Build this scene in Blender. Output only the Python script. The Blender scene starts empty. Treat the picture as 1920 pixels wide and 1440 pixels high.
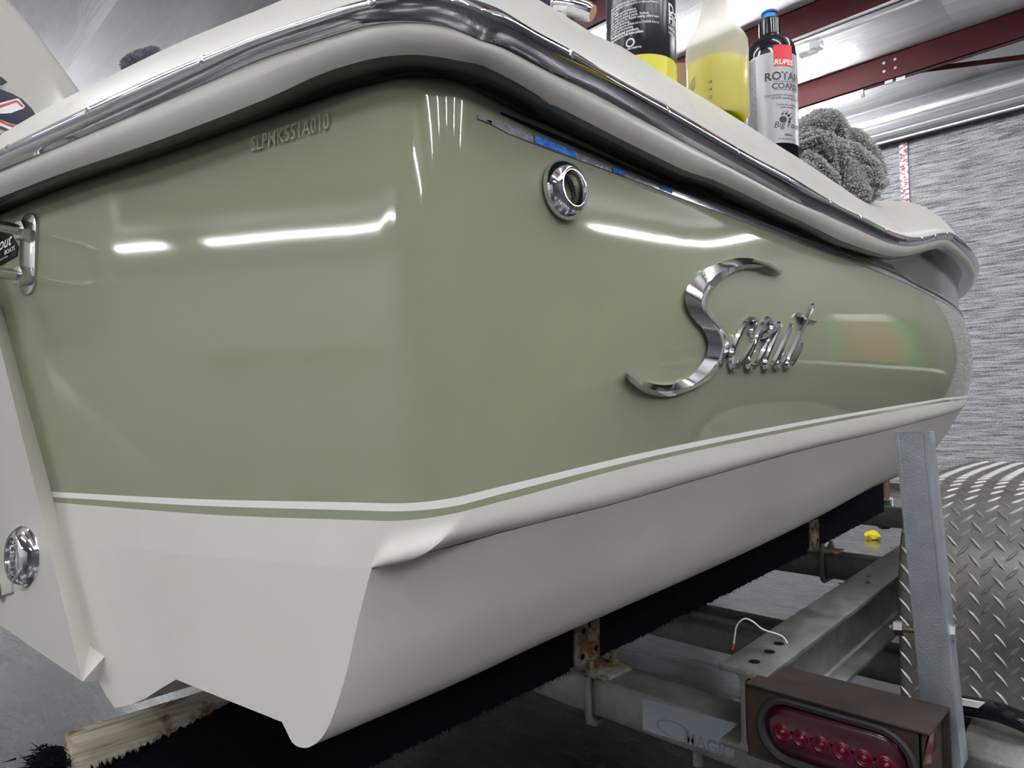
import bpy, bmesh, math, random
import numpy as np
from mathutils import Vector, Matrix

random.seed(7)
rng = np.random.default_rng(7)
SC = bpy.context.scene
COL = SC.collection

# ------------------------------------------------------------------ camera, world, exposure
H = 0.84                       # lens height above the floor
YAW = math.radians(44.1)       # camera heading: this far to port of the boat's bow direction (+Y)
PITCH = math.radians(2.8)
ROLL = math.radians(0.4)
F_PX = 1270.0
FH = Vector((-math.sin(YAW), math.cos(YAW), 0))
RT = Vector((math.cos(YAW), math.sin(YAW), 0))
UPV = Vector((0, 0, 1))
FWD = FH * math.cos(PITCH) + UPV * math.sin(PITCH)
UP0 = UPV * math.cos(PITCH) - FH * math.sin(PITCH)
RIGHT = RT * math.cos(ROLL) - UP0 * math.sin(ROLL)
UPC = UP0 * math.cos(ROLL) + RT * math.sin(ROLL)
CAM = Vector((0, 0, H))

cd = bpy.data.cameras.new('camera')
cd.sensor_width = 36.0
cd.lens = 36.0 * F_PX / 1920.0
cd.clip_start = 0.02
cam = bpy.data.objects.new('camera', cd)
COL.objects.link(cam)
M = Matrix.Identity(4)
for i in range(3):
    M[i][0] = RIGHT[i]; M[i][1] = UPC[i]; M[i][2] = -FWD[i]; M[i][3] = CAM[i]
cam.matrix_world = M
SC.camera = cam

w = bpy.data.worlds.new('world'); SC.world = w
w.use_nodes = True
w.node_tree.nodes['Background'].inputs[0].default_value = (0.8, 0.85, 0.95, 1)
w.node_tree.nodes['Background'].inputs[1].default_value = 0.05
SC.view_settings.view_transform = 'Standard'
SC.view_settings.look = 'None'
SC.view_settings.exposure = 0.0
SC.view_settings.gamma = 1.0
SC.view_settings.use_curve_mapping = False
LED_STRENGTH = 140.0

# ------------------------------------------------------------------ measuring helpers (photo survey -> metres)
def ray(px, py):
    return FWD + RIGHT * ((px - 960) / F_PX) + UPC * ((720 - py) / F_PX)
def at_depth(px, py, d):
    return CAM + ray(px, py) * d
def on_plane(px, py, p0, n):
    d = ray(px, py)
    return CAM + d * ((p0 - CAM).dot(n) / d.dot(n))
def on_x(px, py, x): return on_plane(px, py, Vector((x, 0, 0)), Vector((1, 0, 0)))
def on_y(px, py, y): return on_plane(px, py, Vector((0, y, 0)), Vector((0, 1, 0)))
def on_z(px, py, z): return on_plane(px, py, Vector((0, 0, z)), Vector((0, 0, 1)))
def proj(p):
    d = Vector(p) - CAM
    z = d.dot(FWD)
    return 960 + F_PX * d.dot(RIGHT) / z, 720 - F_PX * d.dot(UPC) / z

# ------------------------------------------------------------------ object helpers
ORG = {}
def thing(name, label, cat, loc=(0, 0, 0), group=None, kind=None):
    o = bpy.data.objects.new(name, None); COL.objects.link(o)
    o.empty_display_size = 0.05
    o.location = loc
    if label: o['label'] = label
    if cat: o['category'] = cat
    if group: o['group'] = group
    if kind: o['kind'] = kind
    ORG[o.name] = Vector(loc)
    return o
def tag(o, label=None, cat=None, group=None, kind=None):
    if label: o['label'] = label
    if cat: o['category'] = cat
    if group: o['group'] = group
    if kind: o['kind'] = kind
    return o
def link(name, me, parent=None, kind=None, label=None):
    o = bpy.data.objects.new(name, me); COL.objects.link(o)
    if parent is not None:
        o.parent = parent
        ORG[o.name] = ORG[parent.name]
    else:
        ORG[o.name] = Vector((0, 0, 0))
    if kind: o['kind'] = kind
    if label: o['label'] = label
    return o
def inst(name, me, mat4, parent):
    o = bpy.data.objects.new(name, me); COL.objects.link(o)
    o.parent = parent
    o.matrix_local = Matrix.Translation(-ORG[parent.name]) @ mat4
    ORG[o.name] = ORG[parent.name]
    return o

class MB:
    def __init__(self):
        self.v = []; self.f = []
    def add(self, vs, fs):
        n = len(self.v)
        self.v += [Vector(p) for p in vs]
        self.f += [tuple(i + n for i in f) for f in fs]
        return self
    def hexa(self, o, a, b, c):
        o, a, b, c = Vector(o), Vector(a), Vector(b), Vector(c)
        if a.cross(b).dot(c) < 0: a, b = b, a
        vs = [o, o + a, o + a + b, o + b, o + c, o + a + c, o + a + b + c, o + b + c]
        return self.add(vs, [(3, 2, 1, 0), (4, 5, 6, 7), (0, 1, 5, 4), (1, 2, 6, 5), (2, 3, 7, 6), (3, 0, 4, 7)])
    def box(self, lo, hi):
        lo, hi = Vector(lo), Vector(hi)
        d = hi - lo
        return self.hexa(lo, (d.x, 0, 0), (0, d.y, 0), (0, 0, d.z))
    def prism(self, poly, vec):
        """closed polygon of 3-D points extruded along vec"""
        n = len(poly); vec = Vector(vec)
        vs = [Vector(p) for p in poly] + [Vector(p) + vec for p in poly]
        fs = [tuple(range(n - 1, -1, -1)), tuple(range(n, 2 * n))]
        for i in range(n):
            j = (i + 1) % n
            fs.append((i, j, n + j, n + i))
        return self.add(vs, fs)
    def tube(self, pts, r, n=10, caps=True, flat=1.0, up=None):
        pts = [Vector(p) for p in pts]
        rs = r if isinstance(r, (list, tuple)) else [r] * len(pts)
        base = len(self.v); vs = []
        prev = None
        for i, p in enumerate(pts):
            t = (pts[min(i + 1, len(pts) - 1)] - pts[max(i - 1, 0)]).normalized()
            if up is not None:
                a = Vector(up)
                a = (a - t * a.dot(t)).normalized()
            elif prev is None:
                a = Vector((0, 0, 1)) if abs(t.z) < 0.9 else Vector((1, 0, 0))
                a = (a - t * a.dot(t)).normalized()
            else:
                a = (prev - t * prev.dot(t)).normalized()
            prev = a
            b = t.cross(a)
            for k in range(n):
                an = 2 * math.pi * (k + 0.5) / n
                vs.append(p + (a * math.cos(an) * flat + b * math.sin(an)) * rs[i])
        fs = []
        for i in range(len(pts) - 1):
            for k in range(n):
                j = (k + 1) % n
                fs.append((i * n + k, i * n + j, (i + 1) * n + j, (i + 1) * n + k))
        if caps:
            fs.append(tuple(range(n - 1, -1, -1)))
            m = (len(pts) - 1) * n
            fs.append(tuple(range(m, m + n)))
        return self.add(vs, fs)
    def lathe(self, prof, o, axis=(0, 0, 1), n=32, cap=True):
        """prof: list of (radius, height along axis)"""
        o = Vector(o); ax = Vector(axis).normalized()
        a = Vector((1, 0, 0)) if abs(ax.x) < 0.8 else Vector((0, 1, 0))
        a = (a - ax * a.dot(ax)).normalized(); b = ax.cross(a)
        vs = []
        for r, hh in prof:
            for k in range(n):
                an = 2 * math.pi * k / n
                vs.append(o + ax * hh + (a * math.cos(an) + b * math.sin(an)) * max(r, 1e-5))
        fs = []
        for i in range(len(prof) - 1):
            for k in range(n):
                j = (k + 1) % n
                fs.append((i * n + k, i * n + j, (i + 1) * n + j, (i + 1) * n + k))
        if cap:
            fs.append(tuple(range(n - 1, -1, -1)))
            m = (len(prof) - 1) * n
            fs.append(tuple(range(m, m + n)))
        return self.add(vs, fs)
    def grid(self, rows, flip=False):
        n = len(rows[0]); vs = [p for r in rows for p in r]; fs = []
        for i in range(len(rows) - 1):
            for k in range(n - 1):
                q = (i * n + k, i * n + k + 1, (i + 1) * n + k + 1, (i + 1) * n + k)
                fs.append(q[::-1] if flip else q)
        return self.add(vs, fs)
    def build(self, name, mat, parent=None, bevel=0.0, seg=2, smooth=35, kind=None, label=None, fix=False, mesh_only=False, org=None):
        me = bpy.data.meshes.new(name)
        off = ORG[parent.name] if parent is not None else Vector((0, 0, 0))
        if org is not None: off = Vector(org)
        me.from_pydata([tuple(p - off) for p in self.v], [], self.f)
        if bevel > 0 or fix:
            bm = bmesh.new(); bm.from_mesh(me)
            if fix:
                bmesh.ops.remove_doubles(bm, verts=bm.verts, dist=1e-6)
                bmesh.ops.recalc_face_normals(bm, faces=bm.faces)
            if bevel > 0:
                es = [e for e in bm.edges if len(e.link_faces) == 2 and e.calc_face_angle(0) > math.radians(28)]
                bmesh.ops.bevel(bm, geom=es, offset=bevel, segments=seg, affect='EDGES', profile=0.5, clamp_overlap=True)
            bm.to_mesh(me); bm.free()
        me.materials.append(mat)
        me.polygons.foreach_set('use_smooth', [True] * len(me.polygons))
        me.set_sharp_from_angle(angle=math.radians(smooth))
        me.update()
        if mesh_only: return me
        o = link(name, me, parent, kind, label)
        if org is not None and parent is None: o.location = off; ORG[o.name] = off
        return o

_tc = {}
def text_geo(s, size=1.0, bold=0.0, align='LEFT', shear=0.0, spacing=1.0):
    key = (s, size, bold, align, shear, spacing)
    if key in _tc: return _tc[key]
    c = bpy.data.curves.new('t', 'FONT'); c.body = s; c.size = size; c.offset = bold * size
    c.align_x = align; c.shear = shear; c.resolution_u = 3; c.space_character = spacing
    o = bpy.data.objects.new('t', c); COL.objects.link(o)
    dg = bpy.context.evaluated_depsgraph_get()
    me = bpy.data.meshes.new_from_object(o.evaluated_get(dg))
    vs = [v.co.copy() for v in me.vertices]; fs = [tuple(p.vertices) for p in me.polygons]
    bpy.data.objects.remove(o); bpy.data.curves.remove(c); bpy.data.meshes.remove(me)
    _tc[key] = (vs, fs)
    return vs, fs
def text_on(mb, s, size, fn, **k):
    vs, fs = text_geo(s, size, **k)
    mb.add([fn(v.x, v.y) for v in vs], fs)

# ------------------------------------------------------------------ materials
def new_mat(name, base=(0.5, 0.5, 0.5), rough=0.5, metal=0.0, spec=0.5, emit=None, estr=1.0, coat=0.0, trans=0.0, ior=1.45):
    m = bpy.data.materials.new(name); m.use_nodes = True
    b = m.node_tree.nodes['Principled BSDF']
    b.inputs['Base Color'].default_value = (*base, 1)
    b.inputs['Roughness'].default_value = rough
    b.inputs['Metallic'].default_value = metal
    b.inputs['Specular IOR Level'].default_value = spec
    b.inputs['Coat Weight'].default_value = coat
    b.inputs['Transmission Weight'].default_value = trans
    b.inputs['IOR'].default_value = ior
    if emit:
        b.inputs['Emission Color'].default_value = (*emit, 1)
        b.inputs['Emission Strength'].default_value = estr
    return m
class NT:
    """tiny node builder on an existing principled material"""
    def __init__(self, m):
        self.m = m; self.nt = m.node_tree; self.b = self.nt.nodes['Principled BSDF']
        self.co = self.nt.nodes.new('ShaderNodeTexCoord')
    def map(self, scale=(1, 1, 1), rot=(0, 0, 0), src='Object'):
        n = self.nt.nodes.new('ShaderNodeMapping')
        n.inputs['Scale'].default_value = scale; n.inputs['Rotation'].default_value = rot
        self.nt.links.new(self.co.outputs[src], n.inputs['Vector'])
        return n.outputs[0]
    def noise(self, vec, scale=5, detail=4, rough=0.55, dist=0.0):
        n = self.nt.nodes.new('ShaderNodeTexNoise')
        n.inputs['Scale'].default_value = scale; n.inputs['Detail'].default_value = detail
        n.inputs['Roughness'].default_value = rough; n.inputs['Distortion'].default_value = dist
        self.nt.links.new(vec, n.inputs['Vector'])
        return n.outputs['Fac']
    def voro(self, vec, scale=5, feature='F1', out='Distance'):
        n = self.nt.nodes.new('ShaderNodeTexVoronoi'); n.feature = feature
        n.inputs['Scale'].default_value = scale
        self.nt.links.new(vec, n.inputs['Vector'])
        return n.outputs[out]
    def ramp(self, fac, stops):
        n = self.nt.nodes.new('ShaderNodeValToRGB')
        e = n.color_ramp.elements
        while len(e) < len(stops): e.new(0.5)
        for i, (p, c) in enumerate(stops):
            e[i].position = p
            e[i].color = (*c, 1) if len(c) == 3 else c
        self.nt.links.new(fac, n.inputs[0])
        return n.outputs[0]
    def mix(self, fac, a, b):
        n = self.nt.nodes.new('ShaderNodeMix'); n.data_type = 'RGBA'
        for sock, val in ((n.inputs[0], fac), (n.inputs[6], a), (n.inputs[7], b)):
            if isinstance(val, (int, float)): sock.default_value = val
            elif isinstance(val, tuple): sock.default_value = (*val, 1)
            else: self.nt.links.new(val, sock)
        return n.outputs[2]
    def math(self, op, a, b=0.5):
        n = self.nt.nodes.new('ShaderNodeMath'); n.operation = op
        for sock, val in ((n.inputs[0], a), (n.inputs[1], b)):
            if isinstance(val, (int, float)): sock.default_value = val
            else: self.nt.links.new(val, sock)
        return n.outputs[0]
    def color(self, c): self.nt.links.new(c, self.b.inputs['Base Color']); return self
    def rough(self, c): self.nt.links.new(c, self.b.inputs['Roughness']); return self
    def metal(self, c): self.nt.links.new(c, self.b.inputs['Metallic']); return self
    def bump(self, h, strength=0.3, dist=0.01):
        n = self.nt.nodes.new('ShaderNodeBump')
        n.inputs['Strength'].default_value = strength; n.inputs['Distance'].default_value = dist
        self.nt.links.new(h, n.inputs['Height'])
        self.nt.links.new(n.outputs[0], self.b.inputs['Normal'])
        return self

GREEN = (0.275, 0.29, 0.200)
m_green = new_mat('sage_gelcoat', GREEN, 0.06)
t = NT(m_green); n = t.noise(t.map((1, 1, 1)), 2.2, 2, 0.5); t.bump(n, 0.05, 0.02)
m_band_shade = new_mat('shade_darkened_gelcoat', (0.080, 0.087, 0.067), 0.12)  # sage gelcoat darkened in colour for the shade under the gunwale overhang
m_white = new_mat('cream_gelcoat', (0.72, 0.69, 0.63), 0.30)
t = NT(m_white)
n1 = t.noise(t.map(), 3.5, 5, 0.6)
t.color(t.ramp(n1, [(0.3, (0.60, 0.575, 0.525)), (0.6, (0.65, 0.63, 0.585))]))
m_cap = new_mat('cap_gelcoat', (0.72, 0.70, 0.64), 0.33)
t = NT(m_cap)
n1 = t.noise(t.map((1, 1, 3)), 9, 6, 0.7)
t.color(t.ramp(n1, [(0.28, (0.44, 0.41, 0.36)), (0.40, (0.58, 0.565, 0.515)), (0.7, (0.62, 0.605, 0.56))]))
m_stripe = new_mat('white_vinyl_stripe', (0.80, 0.79, 0.75), 0.3)
m_chrome = new_mat('chrome', (0.86, 0.86, 0.88), 0.06, 1.0)
m_steel = new_mat('stainless_steel', (0.72, 0.71, 0.70), 0.18, 1.0)
m_rail = new_mat('stainless_rail', (0.66, 0.66, 0.71), 0.05, 1.0)
t = NT(m_rail); n = t.noise(t.map((2, 2, 60)), 6, 4, 0.6); t.rough(t.ramp(n, [(0.3, (0.03,) * 3), (0.75, (0.09,) * 3)]))
m_hole = new_mat('dark_bore', (0.06, 0.06, 0.065), 0.45)
m_black = new_mat('black_plastic', (0.012, 0.012, 0.014), 0.25)
m_gloss_black = new_mat('gloss_black', (0.010, 0.010, 0.013), 0.08)
m_rubber = new_mat('black_rubber', (0.02, 0.02, 0.022), 0.6)
m_line = new_mat('black_pinline', (0.006, 0.006, 0.007), 0.2)
m_film = new_mat('silver_film_stripe', (0.62, 0.62, 0.72), 0.16, 0.8)
t = NT(m_film); n = t.noise(t.map((1, 40, 40)), 6, 5, 0.7); t.rough(t.ramp(n, [(0.4, (0.08,) * 3), (0.7, (0.3,) * 3)]))
m_bluetape = new_mat('blue_tape', (0.012, 0.16, 0.62), 0.55)
t = NT(m_bluetape); n = t.noise(t.map(), 240, 3, 0.6)
t.color(t.ramp(n, [(0.3, (0.008, 0.05, 0.25)), (0.5, (0.015, 0.19, 0.72)), (0.75, (0.08, 0.33, 0.85))]))
m_cowl = new_mat('cowl_white', (0.46, 0.45, 0.41), 0.2)
m_navy = new_mat('navy_decal', (0.008, 0.012, 0.035), 0.2)
m_red = new_mat('red_decal', (0.62, 0.02, 0.03), 0.3)
m_whitep = new_mat('white_print', (0.82, 0.82, 0.80), 0.4)
m_hin = new_mat('raised_gelcoat_letters', (0.34, 0.355, 0.26), 0.2)

def galv(name, c0, c1, scale=22, rough=(0.35, 0.6), metal=0.75, rust=None):
    m = new_mat(name, c0, 0.5, metal)
    t = NT(m)
    a = t.noise(t.map(), scale, 6, 0.65); b = t.noise(t.map(), scale * 14, 2, 0.5)
    c = t.ramp(a, [(0.3, c0), (0.7, c1)])
    c = t.mix(t.ramp(b, [(0.64, (0, 0, 0)), (0.76, (.6, .6, .6))]), c, tuple(min(1, x * 1.6) for x in c1))
    if rust:
        r = t.noise(t.map(), scale * 0.6, 8, 0.75)
        rc = t.ramp(t.noise(t.map(), scale * 5, 4, 0.6), [(0.3, (0.05, 0.02, 0.008)), (0.6, (0.17, 0.07, 0.025)), (0.8, (0.30, 0.15, 0.06))])
        fac = t.ramp(r, [(rust, (0, 0, 0)), (rust + 0.09, (1, 1, 1))])
        c = t.mix(fac, c, rc)
        t.metal(t.math('MULTIPLY', t.math('SUBTRACT', 1.0, fac), metal))
    t.color(c)
    t.rough(t.ramp(a, [(0.3, (rough[0],) * 3), (0.7, (rough[1],) * 3)]))
    t.bump(b, 0.25, 0.002)
    return m
m_alu = galv('weathered_aluminium', (0.18, 0.18, 0.168), (0.31, 0.31, 0.29))
m_alu_dark = galv('dull_crossbeam', (0.09, 0.09, 0.087), (0.17, 0.17, 0.163))
m_galv = galv('galvanised_post', (0.29, 0.31, 0.345), (0.41, 0.435, 0.475), 30, (0.4, 0.6), 0.6)
m_rustplate = galv('rusted_bracket', (0.16, 0.15, 0.14), (0.42, 0.40, 0.37), 30, (0.5, 0.8), 0.5, rust=0.46)
m_rustbox = galv('brown_rusted_steel', (0.014, 0.009, 0.007), (0.045, 0.026, 0.018), 26, (0.75, 0.95), 0.0)
m_bolt = galv('tarnished_bolt', (0.16, 0.125, 0.075), (0.34, 0.28, 0.19), 60, (0.35, 0.6), 0.7)
m_tread = galv('diamond_plate', (0.20, 0.195, 0.18), (0.34, 0.33, 0.31), 9, (0.32, 0.5), 0.8)
m_treadbar = galv('diamond_tread_bar', (0.30, 0.295, 0.28), (0.46, 0.45, 0.43), 40, (0.4, 0.5), 0.7)
m_decal = new_mat('faded_grey_decal', (0.30, 0.33, 0.38), 0.4)
m_decal_ink = new_mat('faded_decal_ink', (0.20, 0.22, 0.26), 0.5)

m_carpet = new_mat('black_carpet', (0.006, 0.006, 0.008), 0.95, spec=0.1)
t = NT(m_carpet); t.bump(t.noise(t.map(), 420, 3, 0.7), 0.8, 0.004)
m_wood = new_mat('weathered_timber', (0.4, 0.33, 0.25), 0.8)
t = NT(m_wood)
g = t.noise(t.map((60, 3, 60)), 2.2, 6, 0.65)
c = t.ramp(g, [(0.25, (0.10, 0.085, 0.07)), (0.5, (0.40, 0.34, 0.26)), (0.75, (0.58, 0.51, 0.40))])
st = t.noise(t.map(), 26, 5, 0.6)
t.color(t.mix(t.ramp(st, [(0.56, (0, 0, 0)), (0.66, (1, 1, 1))]), c, (0.16, 0.065, 0.02)))
t.bump(g, 0.5, 0.004)

m_floor = new_mat('dark_sealed_concrete', (0.06, 0.06, 0.065), 0.25, coat=0.8)
m_floor.node_tree.nodes['Principled BSDF'].inputs['Coat Roughness'].default_value = 0.16
t = NT(m_floor)
a = t.noise(t.map(), 0.9, 7, 0.6); b = t.noise(t.map((1, 3.5, 1)), 3.2, 8, 0.7, 0.4)
c = t.ramp(a, [(0.3, (0.020, 0.020, 0.022)), (0.7, (0.040, 0.039, 0.043))])
c = t.mix(t.ramp(b, [(0.34, (0.8, 0.8, 0.8)), (0.50, (0, 0, 0))]), c, (0.008, 0.008, 0.009))
sp = t.noise(t.map((1, 2.5, 1)), 30, 5, 0.7)
c = t.mix(t.ramp(sp, [(0.70, (0, 0, 0)), (0.76, (1, 1, 1))]), c, (0.14, 0.14, 0.15))
t.color(c)
t.rough(t.ramp(b, [(0.3, (0.5,) * 3), (0.55, (0.22,) * 3)]))
t.bump(t.noise(t.map((1, 2.2, 1)), 7, 8, 0.65), 0.35, 0.006)
m_ceil = new_mat('white_scrim_insulation', (0.62, 0.61, 0.64), 0.42)
t = NT(m_ceil)
a = t.noise(t.map((0.5, 3, 1)), 2.6, 5, 0.6, 0.6)
t.color(t.ramp(a, [(0.3, (0.62, 0.61, 0.63)), (0.7, (0.74, 0.73, 0.75))]))
t.bump(a, 0.25, 0.05)
m_purlin = new_mat('red_oxide_beam', (0.105, 0.022, 0.024), 0.45)
m_wall = new_mat('white_wall_liner', (0.58, 0.58, 0.58), 0.5)
m_steelwall = new_mat('grey_wall_liner', (0.6, 0.6, 0.6), 0.45)
t = NT(m_steelwall); t.color(t.ramp(t.noise(t.map((6, 6, 0.3)), 1.0, 2, 0.5), [(0.35, (0.42, 0.42, 0.43)), (0.65, (0.70, 0.70, 0.71))]))
m_darkwall = new_mat('dark_grey_liner', (0.06, 0.063, 0.07), 0.5)
m_midwall = new_mat('mid_grey_liner', (0.10, 0.10, 0.105), 0.5)
m_drum = new_mat('door_slat_steel', (0.56, 0.57, 0.60), 0.32, 0.55)
m_led = new_mat('led_tube', (1, 1, 1), 0.4, emit=(0.96, 0.98, 1.0), estr=LED_STRENGTH)
m_housing = new_mat('lamp_housing', (0.75, 0.76, 0.78), 0.35)
m_clear = new_mat('clear_clip', (0.9, 0.92, 0.94), 0.12, trans=0.85)

m_foil = new_mat('foil_insulation', (0.7, 0.7, 0.73), 0.4, 0.35)
t = NT(m_foil)
a = t.noise(t.map((1.2, 1, 20)), 2.4, 8, 0.75, 0.3)
b = t.noise(t.map((50, 1, 62)), 2.0, 3, 0.6)
h2 = t.math('ADD', a, t.math('MULTIPLY', b, 0.6))
t.color(t.ramp(h2, [(0.68, (0.20, 0.20, 0.23)), (0.78, (0.62, 0.62, 0.66)), (0.87, (0.98, 0.98, 1.0))]))
t.rough(t.ramp(a, [(0.3, (0.25,) * 3), (0.7, (0.5,) * 3)]))
t.bump(h2, 1.0, 0.05)
m_seam = new_mat('seam_tape_print', (0.5, 0.4, 0.42), 0.5, 0.0)
t = NT(m_seam)
b = t.noise(t.map((14, 1, 22)), 1.6, 3, 0.6)
t.color(t.ramp(b, [(0.40, (0.10, 0.025, 0.035)), (0.50, (0.30, 0.14, 0.18)), (0.60, (0.80, 0.72, 0.75))]))

m_towel = new_mat('grey_microfibre_gap_shade', (0.15, 0.15, 0.147), 0.95, spec=0.1)  # base cloth darker than the loops, painting the shade in the gaps
m_tuft = new_mat('grey_microfibre_loops', (0.60, 0.60, 0.58), 0.9, spec=0.1)
m_towel2 = new_mat('slate_microfibre', (0.22, 0.22, 0.27), 0.95, spec=0.1)
m_liquid = new_mat('yellow_liquid', (0.90, 0.82, 0.004), 0.2)
m_liquid.node_tree.nodes['Principled BSDF'].inputs['Subsurface Weight'].default_value = 0.3
m_liquid.node_tree.nodes['Principled BSDF'].inputs['Subsurface Radius'].default_value = (0.03, 0.03, 0.005)
def frosted(name, col, alpha):
    m = new_mat(name, col, 0.3)
    nt = m.node_tree; b = nt.nodes['Principled BSDF']; out = nt.nodes['Material Output']
    tr = nt.nodes.new('ShaderNodeBsdfTransparent'); tl = nt.nodes.new('ShaderNodeBsdfTranslucent')
    tl.inputs[0].default_value = (*col, 1)
    m1 = nt.nodes.new('ShaderNodeMixShader'); m1.inputs[0].default_value = 0.45
    nt.links.new(b.outputs[0], m1.inputs[1]); nt.links.new(tl.outputs[0], m1.inputs[2])
    m2 = nt.nodes.new('ShaderNodeMixShader'); m2.inputs[0].default_value = alpha
    nt.links.new(tr.outputs[0], m2.inputs[1]); nt.links.new(m1.outputs[0], m2.inputs[2])
    nt.links.new(m2.outputs[0], out.inputs[0])
    return m
m_frost = frosted('frosted_plastic', (0.82, 0.80, 0.72), 0.42)
m_greylabel = new_mat('silver_grey_label', (0.36, 0.36, 0.37), 0.35, 0.2)
m_redlabel = new_mat('red_label', (0.78, 0.012, 0.022), 0.4)
m_ink = new_mat('black_ink', (0.012, 0.012, 0.014), 0.4)
m_darkbottle = new_mat('charcoal_bottle', (0.016, 0.017, 0.024), 0.22)
m_yellow = new_mat('yellow_label', (0.70, 0.62, 0.01), 0.3)
m_bluecap = new_mat('blue_cap', (0.010, 0.20, 0.60), 0.3)
m_card = new_mat('brown_cardboard', (0.26, 0.16, 0.09), 0.8)
m_purple = new_mat('purple_plastic', (0.07, 0.015, 0.16), 0.3)
m_lens = new_mat('red_lamp_lens', (0.055, 0.002, 0.012), 0.15, trans=0.2, ior=1.45)
m_led_red = new_mat('red_reflector_cup', (0.11, 0.004, 0.014), 0.22, 0.2)
m_side_lens = new_mat('side_marker_lens', (0.10, 0.012, 0.018), 0.2)
m_wire = new_mat('white_wire', (0.8, 0.8, 0.78), 0.4)
m_wirered = new_mat('red_wire', (0.5, 0.06, 0.03), 0.4)
m_tyre = new_mat('tyre_rubber', (0.012, 0.012, 0.013), 0.7)
m_rim = new_mat('galvanised_rim', (0.4, 0.4, 0.4), 0.4, 0.8)
m_wrap = new_mat('yellow_wrapper', (0.80, 0.66, 0.01), 0.5)
m_orange = new_mat('orange_cabinet', (0.30, 0.13, 0.06), 0.5)
m_lime = new_mat('green_cabinet_trim', (0.06, 0.30, 0.08), 0.5)
m_ladder = new_mat('yellow_ladder', (0.70, 0.50, 0.02), 0.5)
m_bench = new_mat('white_counter', (0.75, 0.74, 0.70), 0.35)
m_dark = new_mat('dark_panel', (0.03, 0.03, 0.035), 0.5)

# ------------------------------------------------------------------ the room
X0, X1, Y0, Y1, ZC = -12.0, 7.0, -12.0, 8.7, 4.40
def slab(name, lo, hi, mat, kind='structure'):
    return MB().box(lo, hi).build(name, mat, kind=kind)
slab('floor', (X0 - .2, Y0 - .2, -0.12), (X1 + .2, Y1 + .2, 0.0), m_floor)
slab('wall_back', (X0 - .2, Y0 - .2, 0), (X1 + .2, Y0, ZC + .5), m_steelwall)
slab('wall_left', (X0 - .2, Y0, 0), (X0, Y1, ZC + .5), m_wall)
slab('wall_right', (X1, Y0, 0), (X1 + .2, Y1, ZC + .5), m_darkwall)
# front wall around the roll-up door (opening X -5.6 .. -0.1, height 3.15)
DX0, DX1, DZ = -6.2, 0.2, 4.04
fw = MB()
fw.box((X0 - .2, Y1, 0), (DX0, Y1 + .2, ZC + .5)); fw.box((DX1, Y1, 0), (X1 + .2, Y1 + .2, ZC + .5)); fw.box((DX0, Y1, DZ), (DX1, Y1 + .2, ZC + .5))
fw.build('wall_front', m_midwall, kind='structure')

# sagging insulation blankets between the red purlins
PUR = [7.3 - 1.4 * k for k in range(14)]
ceil = thing('ceiling', None, None, (0, 0, ZC), kind='structure')
edges = [Y1] + PUR + [Y0]
ui = 0
for a, b in zip(edges[:-1], edges[1:]):
    if a - b < 0.05: continue
    for xa, xb in ((X0, -5.2), (-5.2, -1.25), (-1.25, 2.6), (2.6, X1)):
        rows = []
        NX, NY = 20, 12
        for j in range(NY + 1):
            v = j / NY
            row = []
            for i in range(NX + 1):
                u = i / NX
                x = xa + (xb - xa) * u
                sag = 0.11 * math.sin(math.pi * v) ** 0.8 if a - b > 0.8 else 0.05 * math.sin(math.pi * v)
                sag *= 0.75 + 0.25 * math.sin(math.pi * u) ** 0.5
                sag += 0.006 * math.sin(9 * x + 3 * v + a) * math.sin(math.pi * v)
                row.append(Vector((x, a + (b - a) * v, ZC - sag)))
            rows.append(row)
        mb = MB().grid(rows, flip=True)
        mb.build('insulation_sheet', m_ceil, ceil)
MB().box((X0, Y0, ZC + .02), (X1, Y1, ZC + .12)).build('roof_deck', m_wall, ceil)
# vapour-seam tape lines where two blankets meet
for k, yy in enumerate(PUR):
    me = MB()
    zb, zt = 4.14, 4.395
    # C-section purlin
    XL = -4.6 if k == 4 else X0
    me.box((XL, yy - .004, zb), (X1, yy + .004, zt))
    me.box((XL, yy - .004, zb), (X1, yy + .066, zb + .008))
    me.box((XL, yy - .004, zt - .008), (X1, yy + .066, zt))
    me.box((XL, yy + .060, zb), (X1, yy + .066, zb + .022))
    p = me.build('ceiling_beam', m_purlin, kind='structure')
    if k == 0:
        for dx in (0, 0.10):
            for dz in (0, 0.085):
                MB().lathe([(0.0, 0.006), (0.013, 0.004), (0.014, 0)], (-1.90 + dx, yy - .004, 4.24 + dz), (0, -1, 0), 10).build('bolt', m_whitep, p)
        MB().hexa((-1.72, yy + .02, 4.15), (1.2, 0.6, -0.02), (0, .004, 0), (0, 0, .05)).build('brace', m_purlin, p)
        mb = MB()
        mb.box((-1.90, yy, 4.112), (-1.83, yy + .03, 4.14)); mb.box((-1.80, yy + .005, 4.102), (-1.72, yy + .02, 4.14))
        mb.build('lamp_hook', m_housing, p)
    if k == 1:
        for dz, dy in ((-.02, 0), (-.075, .03)):
            MB().tube([(X0, yy - .02 + dy, 4.14 + dz), (X1, yy - .02 + dy, 4.14 + dz)], 0.012, 8).build('conduit', m_housing, p)

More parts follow.
